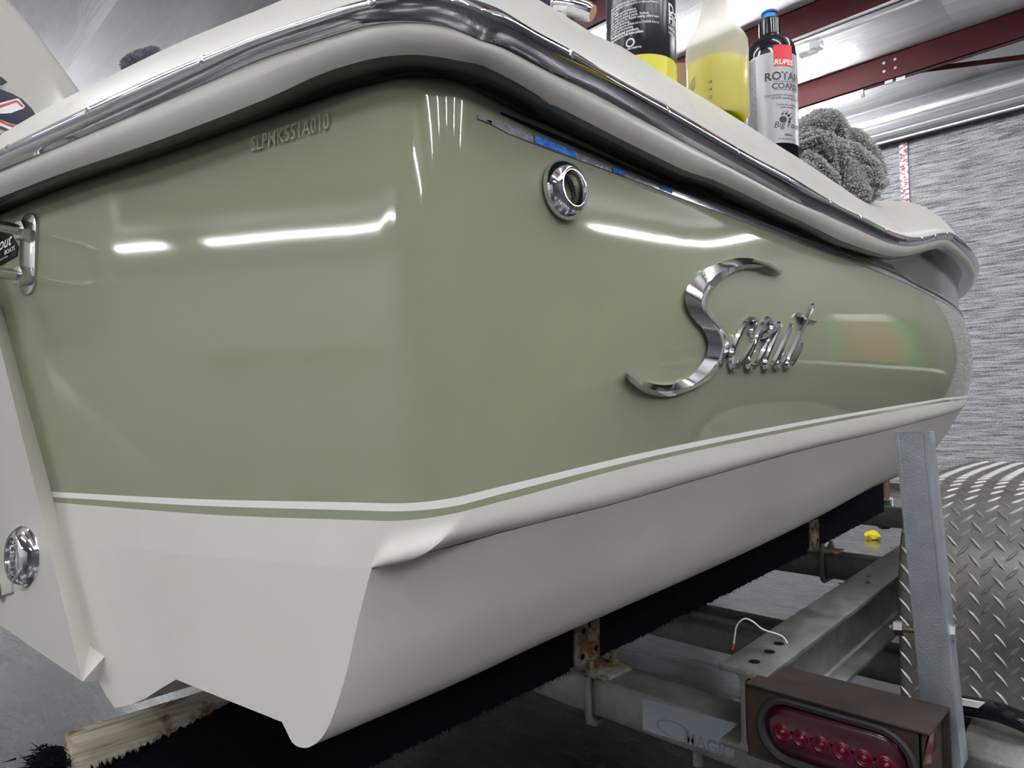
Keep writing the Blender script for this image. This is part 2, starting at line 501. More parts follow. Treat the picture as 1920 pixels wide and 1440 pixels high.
# LED tube lamps, hung under the beams
def led(x0, x1, y, z=4.085, label=None, group=None, clip=False):
    o = thing('ceiling_light', label, 'light', ((x0 + x1) / 2, y, z), group)
    MB().box((x0, y - .022, z + .018), (x1, y + .022, z + .052)).build('housing', m_housing, o, bevel=.004)
    MB().tube([(x0 + .015, y, z), (x1 - .015, y, z)], 0.021, 12).build('tube', m_led, o)
    for x, s in ((x0, 1), (x1, -1)):
        e = MB().lathe([(.024, 0), (.024, .03)], (x, y, z), (s, 0, 0), 12)
        if clip and s < 0:
            e.box((x - .02, y - .05, z - .05), (x + .10, y + .05, z + .03))
            e.box((x - .08, y - .035, z - .075), (x + .06, y + .035, z - .045))
            e.build('clear_end_clip', m_clear, o, bevel=.004)
        else:
            e.build('end_cap', m_housing, o)
    return o
led(-4.55, -2.10, 7.30 + .03, label='lit LED tube under the red beam closest to the foil door, above the grey towel')
led(-4.50, -2.12, 5.90 + .03, z=4.04, label='lit LED tube with a clear end clip, right of the blue-capped bottle', clip=True)
led(-4.90, -3.20, 4.50 + .03, label='lit LED tube glimpsed between chrome handle and tall black bottle')
G = 'LED tubes on the ceiling outside the frame, seen only as reflections'
L = 'lit LED tube outside the picture, among mirrored lamps and added fill lights'
for y, segs in ((7.33, [(1.4, 3.3), (3.35, 5.4)]), (3.13, [(0.2, 2.65), (3.3, 5.75)]), (1.73, [(3.3, 5.75)]), (0.33, [(0.2, 2.65), (3.3, 5.75)]), (-1.07, [(-4.5, -2.1), (3.3, 5.75), (-7.6, -5.15)]),
                (-2.47, [(-4.5, -2.05), (0.2, 2.65), (3.5, 5.9)]), (-3.87, [(-7.0, -4.6), (-2.5, -0.05)]), (-5.27, [(3.5, 5.9)]),
                (-9.4, [(-11.1, -8.6), (-7.85, -3.1), (-2.96, .73)]), (4.53, [(-7.6, -5.15)])):
    for xa, xb in segs: led(xa, xb, y, label=L, group=G)  # many of these, mostly to starboard and aft, are added fill lights

for y in (3.13, .33, -1.07): led(-10.0, -7.6, y, z=3.55, label=L, group=G)  # low unseen tubes added to brighten the ceiling on the left

# roll-up door: foil sheets, seam tape, coiled slats
door = thing('door_1', None, None, (-3, Y1 - .12, 0), kind='structure')
YD = 8.62
def foil(x0, x1, z0, z1, name='foil_sheet'):
    rows = []
    for j in range(41):
        z = z0 + (z1 - z0) * j / 40
        row = []
        for i in range(31):
            x = x0 + (x1 - x0) * i / 30
            row.append(Vector((x, YD + .006 * math.sin(z * 9 + x) + .004 * math.sin(x * 7 + z * 23) - .0015 * math.sin(j * 2.4), z)))
        rows.append(row)
    MB().grid(rows).build(name, m_foil, door)
SEAM = on_y(1697, 310, YD).x
foil(DX0, SEAM - .03, .06, 4.03); foil(SEAM - .01, DX1, .06, 4.03)
MB().box((SEAM - .05, YD - .022, .06), (SEAM + .035, YD - .018, 4.03)).build('seam_tape', m_seam, door)
MB().box((DX0, YD - .03, 0), (DX1, YD + .03, .06)).build('bottom_seal', m_rubber, door)
MB().box((DX0, YD + .04, 0), (DX1, YD + .07, DZ)).build('slat_curtain', m_drum, door)
mb = MB()
cy, cz, r = 8.36, 4.155, 0.185
prof = []
for i in range(64):
    an = math.radians(60 + 230 * i / 63)
    k = i % 8
    rr = r + (0.010 if k not in (0, 1) else 0.0)
    prof.append((cy + rr * math.cos(an), cz + rr * math.sin(an)))
rows = [[Vector((DX0, y, z)), Vector((DX1, y, z))] for y, z in prof]
mb.grid(rows, flip=False)
mb.build('door_coil', m_drum, door, smooth=20)
mb = MB().box((DX0, YD - .20, 3.94), (DX1, YD - .16, 4.04)); mb.build('coil_lip', m_drum, door, bevel=.006)
MB().box((DX0, YD - .16, 3.96), (DX1, YD - .02, 4.03)).build('dark_gap', m_dark, door)

# ------------------------------------------------------------------ hull geometry
CORN = np.array([-0.380, 0.304])
TH = math.radians(106.1)
T2 = np.array([-math.sin(TH), math.cos(TH)])          # along the transom, to port
NT2 = np.array([-T2[1], T2[0]]) * 1.0                  # outward (aft)
if NT2[1] > 0: NT2 = -NT2
YEND = 4.3
N1, N2, N3 = 46, 26, 110
LOFF = .002
PT = Vector((CORN[0], CORN[1], 0)); NTV = Vector((NT2[0], NT2[1], 0))
def on_t(px, py, off=0.0): return on_plane(px, py, PT + NTV * off, NTV)
OSC = on_t(697, 1066, LOFF).x + .38
def chine_shift(u):
    q = min(1, max(0, u / .13)); return (-OSC - .007) * q * (2 - q)
def side_x(y, os): return -0.38 + os - 0.111 * max(0.0, y - 1.7) ** 2
def path(ot, os, R, sh=None):
    tt = (NT2[0] * ot - os) / (-T2[0])
    P0 = CORN + NT2 * ot + T2 * tt
    Lf = R / math.tan(math.radians(53.05))
    pts, us = [], []
    for i in range(N1):
        q = 1.15 + (Lf - 1.15) * i / N1
        pts.append(P0 + T2 * q); us.append(-q)
    C = P0 + T2 * Lf - NT2 * R
    a0 = math.atan2(NT2[1], NT2[0])
    for i in range(N2 + 1):
        a = a0 * (1 - i / N2)
        pts.append(C + R * np.array([math.cos(a), math.sin(a)])); us.append(-Lf + 2 * Lf * i / N2)
    yb = pts[-1][1]
    for i in range(1, N3 + 1):
        y = yb + (YEND - yb) * (i / N3) ** 1.35
        pts.append(np.array([side_x(y, os) + (sh(y - P0[1]) if sh else 0), y])); us.append(y - P0[1])
    return np.array(pts), np.array(us)
def pchip(xs, ys, exl=None, exr=None):
    o = np.argsort(xs); x = np.array(xs)[o]; y = np.array(ys)[o]
    keep = [0]
    for i in range(1, len(x)):
        if x[i] - x[keep[-1]] > 1e-4: keep.append(i)
    x, y = x[keep], y[keep]
    h = np.diff(x); d = np.diff(y) / h
    m = np.zeros_like(x); m[0] = d[0]; m[-1] = d[-1]
    for i in range(1, len(x) - 1):
        m[i] = 0 if d[i - 1] * d[i] <= 0 else 3 * (h[i - 1] + h[i]) / ((2 * h[i] + h[i - 1]) / d[i - 1] + (h[i] + 2 * h[i - 1]) / d[i])
    l = d[0] if exl is None else exl; r_ = d[-1] if exr is None else exr
    def f(q):
        if q <= x[0]: return y[0] + l * (q - x[0])
        if q >= x[-1]: return y[-1] + r_ * (q - x[-1])
        i = int(np.searchsorted(x, q) - 1); t_ = (q - x[i]) / h[i]
        return ((1 + 2 * t_) * (1 - t_) ** 2 * y[i] + t_ * (1 - t_) ** 2 * h[i] * m[i] + t_ * t_ * (3 - 2 * t_) * y[i + 1] + t_ * t_ * (t_ - 1) * h[i] * m[i + 1])
    return f
def survey(pxs, ot, os, R, exl=None, exr=None, sh=None):
    """height of a hull line along a plan path, from where it was measured in the photograph"""
    P, U = path(ot, os, R, sh)
    us, hs = [], []
    for px, py in pxs:
        d = ray(px, py); c = P[:, 0] * d.y - P[:, 1] * d.x
        best = None
        for i in range(len(P) - 1):
            if c[i] == 0 or c[i] * c[i + 1] < 0:
                k = c[i] / (c[i] - c[i + 1]); q = P[i] + (P[i + 1] - P[i]) * k
                tt = (q[0] * d.x + q[1] * d.y) / (d.x ** 2 + d.y ** 2)
                if tt > 0 and (best is None or tt < best[0]):
                    best = (tt, U[i] + (U[i + 1] - U[i]) * k)
        if best is None: continue
        us.append(best[1]); hs.append(best[0] * d.z)
    return pchip(us, hs, exl, exr)
class Row:
    def __init__(self, ot, os, R, hf, sh=None):
        P, U = path(ot, os, R, sh)
        self.P, self.U = P, U
        self.h = np.array([hf(u) for u in U])
        T_ = np.gradient(P, axis=0); T_ /= np.linalg.norm(T_, axis=1)[:, None]
        self.N = np.stack([T_[:, 1], -T_[:, 0]], axis=1)
        self.xyz = np.concatenate([P, (self.h + H)[:, None]], axis=1)
def between(a, b, v, out=0.0, up=0.0):
    p = a.xyz * (1 - v) + b.xyz * v
    o = out if np.ndim(out) else np.full(len(p), out)
    p = p.copy(); p[:, :2] += a.N * o[:, None]; p[:, 2] += up
    return p
def vec(arr): return [Vector(p) for p in arr]

RB = 0.055
L_crest = [(-60, 310), (0, 271), (123, 190), (235, 133), (400, 55), (540, 0), (640, -45), (760, -85), (880, -65), (960, -25), (1011, 0), (1090, 50), (1141, 77), (1174, 92), (1208, 116), (1260, 148), (1402, 235), (1466, 277), (1497, 296), (1545, 330), (1580, 356), (1600, 368), (1635, 375), (1700, 378), (1735, 388)]
L_ctop = [(0, 290), (175, 206), (392, 112), (540, 58), (690, 10), (740, -3), (800, -10), (840, -6), (870, 0), (921, 18), (978, 53), (1056, 94), (1120, 135), (1240, 200), (1376, 280), (1475, 332), (1527, 364), (1553, 380), (1611, 408), (1659, 432), (1695, 443), (1727, 443), (1753, 437), (1775, 435)]
L_cbot = [(0, 322), (250, 215), (390, 154), (500, 107), (600, 75), (700, 47), (760, 42), (825, 47), (900, 75), (955, 87 + 8), (1024, 132), (1120, 178), (1204, 224), (1308, 280), (1412, 336), (1475, 370), (1545, 400), (1598, 424), (1655, 450), (1693, 460), (1722, 459), (1755, 450), (1775, 447)]
L_wbot = [(0, 370), (125, 322), (250, 280), (500, 185), (625, 130), (700, 110), (780, 103), (850, 112), (909, 125), (960, 150), (1024, 188), (1080, 218), (1180, 269), (1280, 318), (1340, 338), (1396, 364), (1452, 392), (1509, 418), (1565, 446), (1621, 467), (1662, 479), (1690, 481), (1722, 475), (1751, 466), (1767, 463)]
L_dbot = [(0, 400), (150, 340), (300, 290), (500, 220), (650, 170), (730, 150), (800, 146), (875, 160), (909, 178), (955, 203), (1024, 232), (1080, 258), (1180, 306), (1255, 340), (1340, 371), (1396, 392), (1471, 424), (1546, 452), (1602, 473), (1647, 492), (1700, 516), (1713, 526), (1770, 555)]
L_line = [(980, 231), (1080, 272), (1180, 316), (1255, 346), (1340, 376), (1396, 397), (1471, 429), (1546, 457), (1602, 478), (1647, 497), (1700, 521), (1713, 530), (1770, 560)]
L_tt = [(912, 226), (940, 230), (970, 240), (1030, 266), (1105, 295), (1205, 335), (1295, 369), (1355, 391), (1460, 428), (1572, 474), (1647, 504), (1700, 528), (1770, 566)]
L_tb = [(912, 227.5), (925, 237), (942, 247), (1025, 279), (1112, 311), (1195, 341), (1292, 378), (1355, 402), (1460, 442), (1572, 483), (1647, 511), (1700, 533), (1770, 569)]
L_g = [(97, 922), (350, 935), (700, 943), (770, 943), (840, 935), (960, 907), (1200, 850), (1440, 802), (1660, 764), (1770, 746)]
L_w = [(100, 932), (350, 947), (700, 958), (770, 958), (840, 951), (960, 921), (1200, 861), (1440, 810), (1660, 769), (1770, 750)]
L_p = [(102, 942), (350, 962), (700, 976), (770, 975), (840, 965), (960, 935), (1200, 870), (1440, 817), (1660, 774), (1770, 754)]
L_ch = [(40, 1010), (300, 1035), (600, 1060), (697, 1066), (750, 1047), (800, 1035), (960, 992), (1140, 947), (1320, 895), (1500, 845), (1680, 802), (1735, 787)]

f_crest = survey(L_crest, -.06, -.06, .03, exr=.10)
f_ctop = survey(L_ctop, .032, .032, RB + .03, exr=.05)
f_cbot = survey(L_cbot, .034, .034, RB + .03, exr=.05)
f_wbot = survey(L_wbot, .026, .026, RB + .025, exr=.05)
f_dbot = survey(L_dbot, -.008, -.008, RB - .008, exr=.02)
f_line = survey(L_line, 0, 0, RB, exr=.02)
f_tt = survey(L_tt, 0, 0, RB, exr=.02); f_tb = survey(L_tb, 0, 0, RB, exr=.02)
f_g = survey(L_g, 0, 0, RB, exr=.03); f_w = survey(L_w, 0, 0, RB, exr=.03); f_p = survey(L_p, 0, 0, RB, exr=.03)
f_ch = survey(L_ch, LOFF, OSC, .003, exr=.05, sh=chine_shift)

boat = thing('motorboat', 'sage green and cream motorboat with a stainless rub rail, resting on the trailer', 'boat', (-1.38, 1.6, 0.45))

r_in = Row(-.24, -.24, .02, lambda u: f_crest(u) - .075)
r_in0 = Row(-.25, -.25, .02, lambda u: f_crest(u) - .25)
r_crest = Row(-.06, -.06, .03, f_crest)
r_ct = Row(.030, .030, RB + .03, f_ctop)
r_cb = Row(.034, .034, RB + .03, f_cbot)
r_wb = Row(.026, .026, RB + .025, f_wbot)
r_wu = Row(-.010, -.010, RB - .01, lambda u: f_wbot(u) + .006)
r_db = Row(-.008, -.008, RB - .008, f_dbot)
r_sh = Row(0, 0, RB, lambda u: f_dbot(u) - .018)
r_g = Row(0, 0, RB, f_g)
r_w = Row(0, 0, RB, f_w)
r_p = Row(0, 0, RB, f_p)
r_ch = Row(LOFF, OSC, .003, f_ch, chine_shift)

def loft(name, rows, mat, parent=boat, **k):
    return MB().grid([vec(r) for r in rows], flip=True).build(name, mat, parent, smooth=k.pop('smooth', 40), **k)
# gunwale cap: top, rounded shoulder down to the rail, flange below the rail, underside
rows = [r_in0.xyz, r_in.xyz, between(r_in, r_crest, .5, 0, .002), r_crest.xyz]
for v in (.15, .3, .45, .6, .75, .88):
    rows.append(between(r_crest, r_ct, v, .009 * math.sin(math.pi * v), .004 * math.sin(math.pi * v)))
rows += [r_ct.xyz, between(r_ct, r_cb, .5, -.004), r_cb.xyz]
for v in (.25, .5, .75, .92):
    rows.append(between(r_cb, r_wb, v, .004 * math.sin(math.pi * v)))
rows += [r_wb.xyz]
loft('gunwale_cap', rows, m_cap, smooth=55)
loft('shaded_upper_band', [r_wb.xyz, between(r_wb, r_wu, .15, 0, -.003), between(r_wb, r_wu, .6, 0, -.001), r_wu.xyz, between(r_wu, r_db, .35, -.003), between(r_wu, r_db, .7, -.002), r_db.xyz], m_band_shade)  # cap underside and hull top, shade painted into the colour
ramp_u = np.clip((r_g.U - .05) / .45, 0, 1); ramp_u = ramp_u * ramp_u * (3 - 2 * ramp_u)
def bulge(v): return (1 - (2 * v - 1) ** 2)
rows = [r_db.xyz, between(r_db, r_sh, .15, .0020), between(r_db, r_sh, .3, .0031), between(r_db, r_sh, .5, .0033), between(r_db, r_sh, .75, .0018), r_sh.xyz]
for v in np.linspace(0, 1, 15)[1:-1]:
    rows.append(between(r_sh, r_g, v, (.002 + .018 * ramp_u) * bulge(v)))
rows.append(r_g.xyz)
loft('topsides', rows, m_green, smooth=60)
loft('boot_stripe', [r_g.xyz, r_w.xyz], m_stripe)
loft('pinstripe', [r_w.xyz, r_p.xyz], m_green)
inset = np.maximum(0, ((r_p.P - r_ch.P) * r_p.N).sum(axis=1))
loft('chine_panel', [r_p.xyz] + [between(r_p, r_ch, v, inset * (v - v ** 5)) for v in (.12, .25, .38, .5, .62, .73, .82, .9, .96)] + [r_ch.xyz], m_white, smooth=30)

# stainless rub rail: half-round, with the slot line and screws
rows = []
for i in range(15):
    v = i / 14
    out = .0135 * math.sin(math.pi * v ** .72) ** .75
    if i in (3,): out -= .0025
    rows.append(between(r_ct, r_cb, v, out + .0005))
rail = loft('rub_rail', rows, m_rail, smooth=60)
def rail_pt(u, v, out):
    i = np.interp(u, r_ct.U, np.arange(len(r_ct.U))); k = int(i); q = i - k
    g = lambda A: A[k] * (1 - q) + A[min(k + 1, len(A) - 1)] * q
    p = g(r_ct.xyz) * (1 - v) + g(r_cb.xyz) * v
    n_ = g(r_ct.N)
    return Vector((p[0] + n_[0] * out, p[1] + n_[1] * out, p[2])), Vector((n_[0], n_[1], .15)).normalized()
screw = MB().lathe([(.0046, 0), (.0046, .0012), (.0034, .0024), (.0012, .0028), (.0010, .0012), (0, .0012)], (0, 0, 0), (0, 0, 1), 12).build('rail_screw', m_steel, mesh_only=True)
def u_at(px, py):
    P, U = path(.045, .045, RB + .04); d = ray(px, py); c = P[:, 0] * d.y - P[:, 1] * d.x
    best = None
    for i in range(len(P) - 1):
        if c[i] * c[i + 1] < 0:
            k = c[i] / (c[i] - c[i + 1]); q = P[i] + (P[i + 1] - P[i]) * k
            if best is None or q.dot(q) < best[0]: best = (q.dot(q), U[i] + (U[i + 1] - U[i]) * k)
    return best[1]
for px, py in [(22, 288), (176, 214), (392, 120), (710, 9), (1056, 108), (1243, 215), (1377, 287), (1476, 338), (1553, 384), (1611, 413), (1659, 436), (1695, 448), (1727, 447), (1753, 442), (1775, 441)]:
    p, n_ = rail_pt(u_at(px, py), .40, .0115)
    q = n_.to_track_quat('Z', 'Y').to_matrix().to_4x4()
    inst('rail_screw', screw, Matrix.Translation(p) @ q, rail)

# black groove line and silver film stripe (with scraps of blue tape left on it)
def strip(name, ft, fb, u0, u1, out, mat, n=60, parent=boat, thick=.0008, tip=0):
    P, U = path(0, 0, RB)
    N_ = Row(0, 0, RB, f_g).N
    top, bot, topi, boti = [], [], [], []
    for i in range(n + 1):
        u = u0 + (u1 - u0) * (i / n) ** 1.2
        x = np.interp(u, U, P[:, 0]); y = np.interp(u, U, P[:, 1]); nx = np.interp(u, U, N_[:, 0]); ny = np.interp(u, U, N_[:, 1])
        ht, hb = ft(u), fb(u)
        def sx(hh):
            h0, h1 = f_dbot(u) - .018, f_g(u); v = min(1, max(0, (hh - h0) / (h1 - h0)))
            ru = min(1, max(0, (u - .05) / .45)); ru = ru * ru * (3 - 2 * ru)
            return (.002 + .018 * ru) * bulge(v)
        for lst, hh, o in ((top, ht, out), (bot, hb, out), (topi, ht, -.0005), (boti, hb, -.0005)):
            oo = sx(hh) + o
            lst.append(Vector((x + nx * oo, y + ny * oo, H + hh)))
    return MB().grid([topi, top, bot, boti], flip=True).build(name, mat, parent, smooth=30)
ul0 = u_at(980, 231)
strip('groove_line', lambda u: f_line(u) + .0012, lambda u: f_line(u) - .0026 * min(1, (u - ul0) * 18 + .15), ul0 - .012, 3.6, .0012, m_line)
ut0 = u_at(913, 226)
film = strip('film_stripe', f_tt, f_tb, ut0, 3.4, .0009, m_film, 90)
for xa, xb in ((1026, 1110), (1182, 1206), (1274, 1298)):
    ua, ub = u_at(xa, 280), u_at(xb, 310)
    strip('blue_tape', lambda u: f_tt(u) - .0001 + .0006 * math.sin(u * 900), lambda u: f_tb(u) + .0006 * (1 + math.sin(u * 1300)), ua, ub, .0016, m_bluetape, 24, film)

# finer sampling
def refine(lst, n=4):
    out = []
    A = np.array(lst, float)
    for i in range(len(A) - 1):
        p0, p1, p2, p3 = A[max(i - 1, 0)], A[i], A[i + 1], A[min(i + 2, len(A) - 1)]
        for k in range(n):
            t_ = k / n
            out.append(0.5 * ((2 * p1) + (-p0 + p2) * t_ + (2 * p0 - 5 * p1 + 4 * p2 - p3) * t_ ** 2 + (-p0 + 3 * p1 - 3 * p2 + p3) * t_ ** 3))
    out.append(A[-1])
    return np.array(out)
# transom plane helper (below the stripe the transom is flat)
TV_ = Vector((T2[0], T2[1], 0))
low = [(690, 1066), (697, 1066), (690, 1090), (670, 1170), (650, 1260), (625, 1340), (607, 1378), (586, 1398), (567, 1402), (548, 1392), (530, 1357), (519, 1350), (424, 1312), (330, 1274), (300, 1292), (272, 1310), (242, 1322), (215, 1327), (200, 1306), (185, 1278)]
lowr = low[:2] + [tuple(a) for a in refine(low[1:13], 4)][1:] + low[13:]
poly = [on_t(*p, LOFF) for p in lowr] + [on_t(120, 1200, LOFF), on_t(60, 1000, LOFF)]
P_, U_ = r_ch.P, r_ch.U
top = [Vector(r_ch.xyz[i]) for i in range(len(U_)) if U_[i] < -.009]
top = [p for p in top if proj(p)[0] > 70]
mb = MB(); mb.add(poly + top, [tuple(range(len(poly) + len(top)))])
me = bpy.data.meshes.new('x')
bm = bmesh.new(); bv = [bm.verts.new(p - ORG[boat.name]) for p in poly + top]; bf = bm.faces.new(bv)
bf.normal_update()
if bf.normal.dot(NTV) < 0: bf.normal_flip()
bmesh.ops.triangulate(bm, faces=bm.faces); me = bpy.data.meshes.new('transom_lower'); bm.to_mesh(me); bm.free(); me.materials.append(m_white)
link('transom_lower', me, boat)

# planing bottom: profile at the transom swept forward, tied to the chine and keel-lobe lines
prof = [on_t(*p, LOFF) for p in lowr[1:]] + [on_t(120, 1240, LOFF)]
prof.insert(1, prof[0] + TV_ * .007 + UPV * -.0005)
L_tip = [(610, 1378), (780, 1305), (960, 1222), (1160, 1135), (1320, 1065), (1500, 980), (1630, 912), (1680, 892)]
osk = [p.x + .38 for p in prof]; hk = [p.z - H for p in prof]
itip = min(range(34), key=lambda i: hk[i]); h_c0, h_T0 = hk[0], hk[itip]
f_tip = survey(L_tip, 0, osk[itip], .002, exr=.08)
ys0 = prof[0].y
def bottom_row(k, n=70):
    g = (hk[k] - h_T0) / (h_c0 - h_T0); row = []
    ys = prof[k].y
    for i in range(n + 1):
        y = ys + (YEND - ys) * (i / n) ** 1.3
        u = y - .304
        fade = min(1, i / 6)
        hc = f_ch(y - ys0); hT = f_tip(u)
        hh = hT + g * (hc - hT)
        if i == 0: d0 = hk[k] - hh
        hh += d0 * (1 - fade)
        row.append(Vector((side_x(y, osk[k]) + chine_shift(y - ys0) * max(0, min(1, g)), y, H + hh)))
    return row
MB().grid([bottom_row(k) for k in range(len(prof))], flip=True).build('hull_bottom', m_white, boat, smooth=32)
# rest of the hull towards port: flat closure so the inside is dark
cl = [Vector(r_in0.xyz[0])]

# port half seen at the left edge: the raised motor pod with its bevelled edge
def ln(p, q, y): return p[0] + (q[0] - p[0]) * (y - p[1]) / (q[1] - p[1])
o1, o2 = (0, 570), (187, 1278); i1, i2 = (30, 770), (155, 1279)
ys_ = [330, 500, 700, 900, 1100, 1278]
outer = [on_t(ln((0, 560), (97, 922), y) if y < 922 else ln((97, 922), (187, 1278), y), y, .0005) for y in ys_]
inner = [on_t(ln(i1, i2, y), y, .022) for y in ys_]
pa_ = math.radians(-11)
NPOD = Vector((NTV.x * math.cos(pa_) - NTV.y * math.sin(pa_), NTV.x * math.sin(pa_) + NTV.y * math.cos(pa_), 0))
PPOD = on_t(80, 950, .022)
def on_pod(px, py, off=0.0): return on_plane(px, py, PPOD + NPOD * off, NPOD)
pod = MB()
pod.add(inner + outer, [(i, i + 1, i + 7, i + 6) for i in range(5)])
face = inner + [on_pod(77, 1225), on_pod(0, 1172), on_pod(-200, 1034), on_pod(-400, 890), on_pod(-400, 330)]
pod.add(face, [tuple(range(len(face) - 1, -1, -1))])
back = [p - NTV * .06 + UPV * .05 for p in (outer[-1], inner[-1], face[6], face[7], face[8], face[9])]
pod.add([outer[-1], inner[-1], face[6], face[7], face[8], face[9]] + back, [(i, i + 1, i + 7, i + 6) for i in range(5)])
pod.build('motor_pod', m_white, boat, fix=True, smooth=30)

# fittings
def ring(px, py, nrm, p0, rad, parent, bore=True, tilt=0):
    c = on_plane(px, py, p0, nrm)
    prof_ = [(rad * .98, -.002), (rad, .0), (rad * .97, rad * .14), (rad * .90, rad * .26), (rad * .78, rad * .40), (rad * .66, rad * .47), (rad * .58, rad * .46), (rad * .54, rad * .36), (rad * .54, -.0)]
    o = MB().lathe(prof_, c, nrm, 40, cap=False).build('drain_fitting', m_chrome, parent, smooth=60)
    MB().lathe([(rad * .545, .004), (rad * .53, -.004), (rad * .52, -rad * .9), (0, -rad * .9)], c, nrm, 32, cap=False).build('bore', m_hole, o)
    return o
PS = Vector((-.38 + .006, 0, 0)); NX = Vector((1, 0, 0))
ring(1058, 358, NX, PS, .0262, boat)
ring(55, 1041, NPOD, PPOD, .0335, boat)
ring(-14, 905, NPOD, PPOD, .030, boat)
c = on_pod(10, 1105)
b_ = MB().hexa(on_pod(-30, 1130), on_pod(33, 1090) - on_pod(-30, 1112), on_pod(-30, 1095) - on_pod(-30, 1130), NPOD * .006).build('pod_tab', m_cap, boat, bevel=.002)
MB().lathe([(.010, .006), (.010, .008), (.007, .011), (.0, .011)], c, NPOD, 20).build('screw', m_bolt, b_)
# tow eye: slotted plate, U-bolt and nuts
TV = Vector((T2[0], T2[1], 0))
cu = on_t(58, 476)
zt_, zb_ = on_t(52, 402).z, on_t(68, 552).z
hl = (zt_ - zb_) / 2; pw = .0155
ptsr = []
for i in range(25):
    a = math.pi * i / 24
    ptsr.append((pw * math.cos(a), (hl - pw) + pw * math.sin(a)))
for i in range(25):
    a = math.pi + math.pi * i / 24
    ptsr.append((pw * math.cos(a), -(hl - pw) + pw * math.sin(a)))
base_c = cu.copy(); base_c.z = (zt_ + zb_) / 2
plate = [base_c + TV * x + UPV * z + NTV * .0005 for x, z in ptsr]
eye = MB().prism(plate, NTV * .0035).build('tow_eye', m_steel, boat, fix=True, bevel=.0008, smooth=30)
zz = [on_t(44, 440).z, on_t(64, 519).z]
ub = []
zc_, rr = sum(zz) / 2, abs(zz[0] - zz[1]) / 2
cc = Vector((base_c.x, base_c.y, zc_))
ub.append(cc + UPV * rr - NTV * .002)
for i in range(17):
    a = math.pi / 2 - math.pi * i / 16
    ub.append(cc + UPV * rr * math.sin(a) + NTV * (.050 + rr * 1.0 * math.cos(a)))
ub.append(cc - UPV * rr - NTV * .002)
MB().tube(ub, .0058, 14).build('u_bolt', m_steel, eye, smooth=60)
for z in zz:
    cn = Vector((base_c.x, base_c.y, z))
    MB().lathe([(.0115, .004), (.0115, .013), (.0105, .014)], cn, NTV, 6).build('nut', m_steel, eye, bevel=.0006, smooth=20)
# builder's badge behind the tow eye
bp = [on_t(*p, .0005) for p in ((-42, 428), (17, 416), (22, 440), (36, 462), (34, 480), (5, 497), (-30, 497))]
badge = MB().prism(bp, NTV * .0016).build('builder_badge', m_black, boat, fix=True)
o_, ex, ey = on_t(-18, 478, .003), on_t(34, 452, .003), on_t(-18, 440, .003)
exv = (ex - o_).normalized(); eyv = UPV
mb = MB()
text_on(mb, 'Scout', .019, lambda x, y: o_ + exv * x + (eyv - exv * .0) * y, shear=.3, bold=.01)
o2_ = on_t(8, 478, .003)
text_on(mb, 'BOATS', .007, lambda x, y: o2_ + exv * x + eyv * y, bold=.012)
o3_ = on_t(-6, 492, .003)
text_on(mb, 'Limited Dream', .0038, lambda x, y: o3_ + exv * x + eyv * y)
mb.build('badge_lettering', m_whitep, badge)
# hull number moulded into the transom
ha, hb_ = on_t(470, 284, .0023), on_t(616, 240, .0023)
ev = (hb_ - ha); ln_ = ev.length; ev = ev.normalized()
gv, gf = text_geo('SLPMK551A010', 1.0, 0.005)
wd = max(v.x for v in gv)
k_ = ln_ / wd
mb = MB(); mb.add([ha + ev * (v.x * k_) + UPV * (v.y * k_ * 1.35) for v in gv], gf)
mb.build('hull_number', m_hin, boat)

# ------------------------------------------------------------------ "Scout" emblem (chrome, faceted)
def side_off(y, z):
    u = y - .304; hh = z - H
    h0, h1 = f_dbot(u) - .018, f_g(u); v = min(1, max(0, (hh - h0) / (h1 - h0)))
    ru = min(1, max(0, (u - .05) / .45)); ru = ru * ru * (3 - 2 * ru)
    return (.002 + .018 * ru) * bulge(v)
def on_side(px, py, off):
    p = on_x(px, py, -.38 + off)
    for _ in range(3):
        p = on_x(px, py, -.38 + off + side_off(p.y, p.z))
    return p
def e(c): return 1150 + c[0] / 4.5, 450 + c[1] / 4.5
SS = [((1434, 266), (1432, 268), (1402, 284)), ((1370, 226), (1340, 240), (1350, 268)), ((1300, 190), (1255, 212), (1290, 245)), ((1180, 158), (1150, 206), (1180, 236)), ((1050, 152), (1030, 225), (1062, 255)), ((930, 180), (920, 262), (960, 300)), ((800, 235), (832, 328), (890, 360)), ((700, 310), (772, 402), (835, 440)), ((625, 400), (748, 490), (810, 510)), ((605, 490), (748, 548), (808, 560)), ((628, 590), (772, 615), (822, 604)), ((690, 680), (830, 694), (872, 665)), ((750, 745), (888, 777), (932, 732)), ((788, 820), (912, 862), (972, 800)), ((800, 900), (915, 922), (984, 870)), ((782, 980), (896, 992), (970, 950)), ((740, 1050), (846, 1072), (932, 1050)), ((670, 1130), (760, 1162), (850, 1140)), ((580, 1190), (640, 1238), (740, 1226)), ((460, 1222), (505, 1270), (590, 1292)), ((340, 1212), (380, 1274), (440, 1322)), ((230, 1175), (250, 1232), (275, 1290)), ((150, 1122), (168, 1160), (150, 1205)), ((122, 1113), (116, 1128), (104, 1148))]
emblem = thing('x', None, None); bpy.data.objects.remove(emblem)
rl, rm, rr_, rs1, rs2 = [], [], [], [], []
for a, b, c in refine(SS, 9):
    rs1.append(on_side(*e(a), -.002)); rl.append(on_side(*e(a), .0045)); rm.append(on_side(*e(b), .0115)); rr_.append(on_side(*e(c), .0045)); rs2.append(on_side(*e(c), -.002))
emb = MB().grid([rs1, rl, rm, rr_, rs2]).build('emblem', m_chrome, boat, smooth=28)
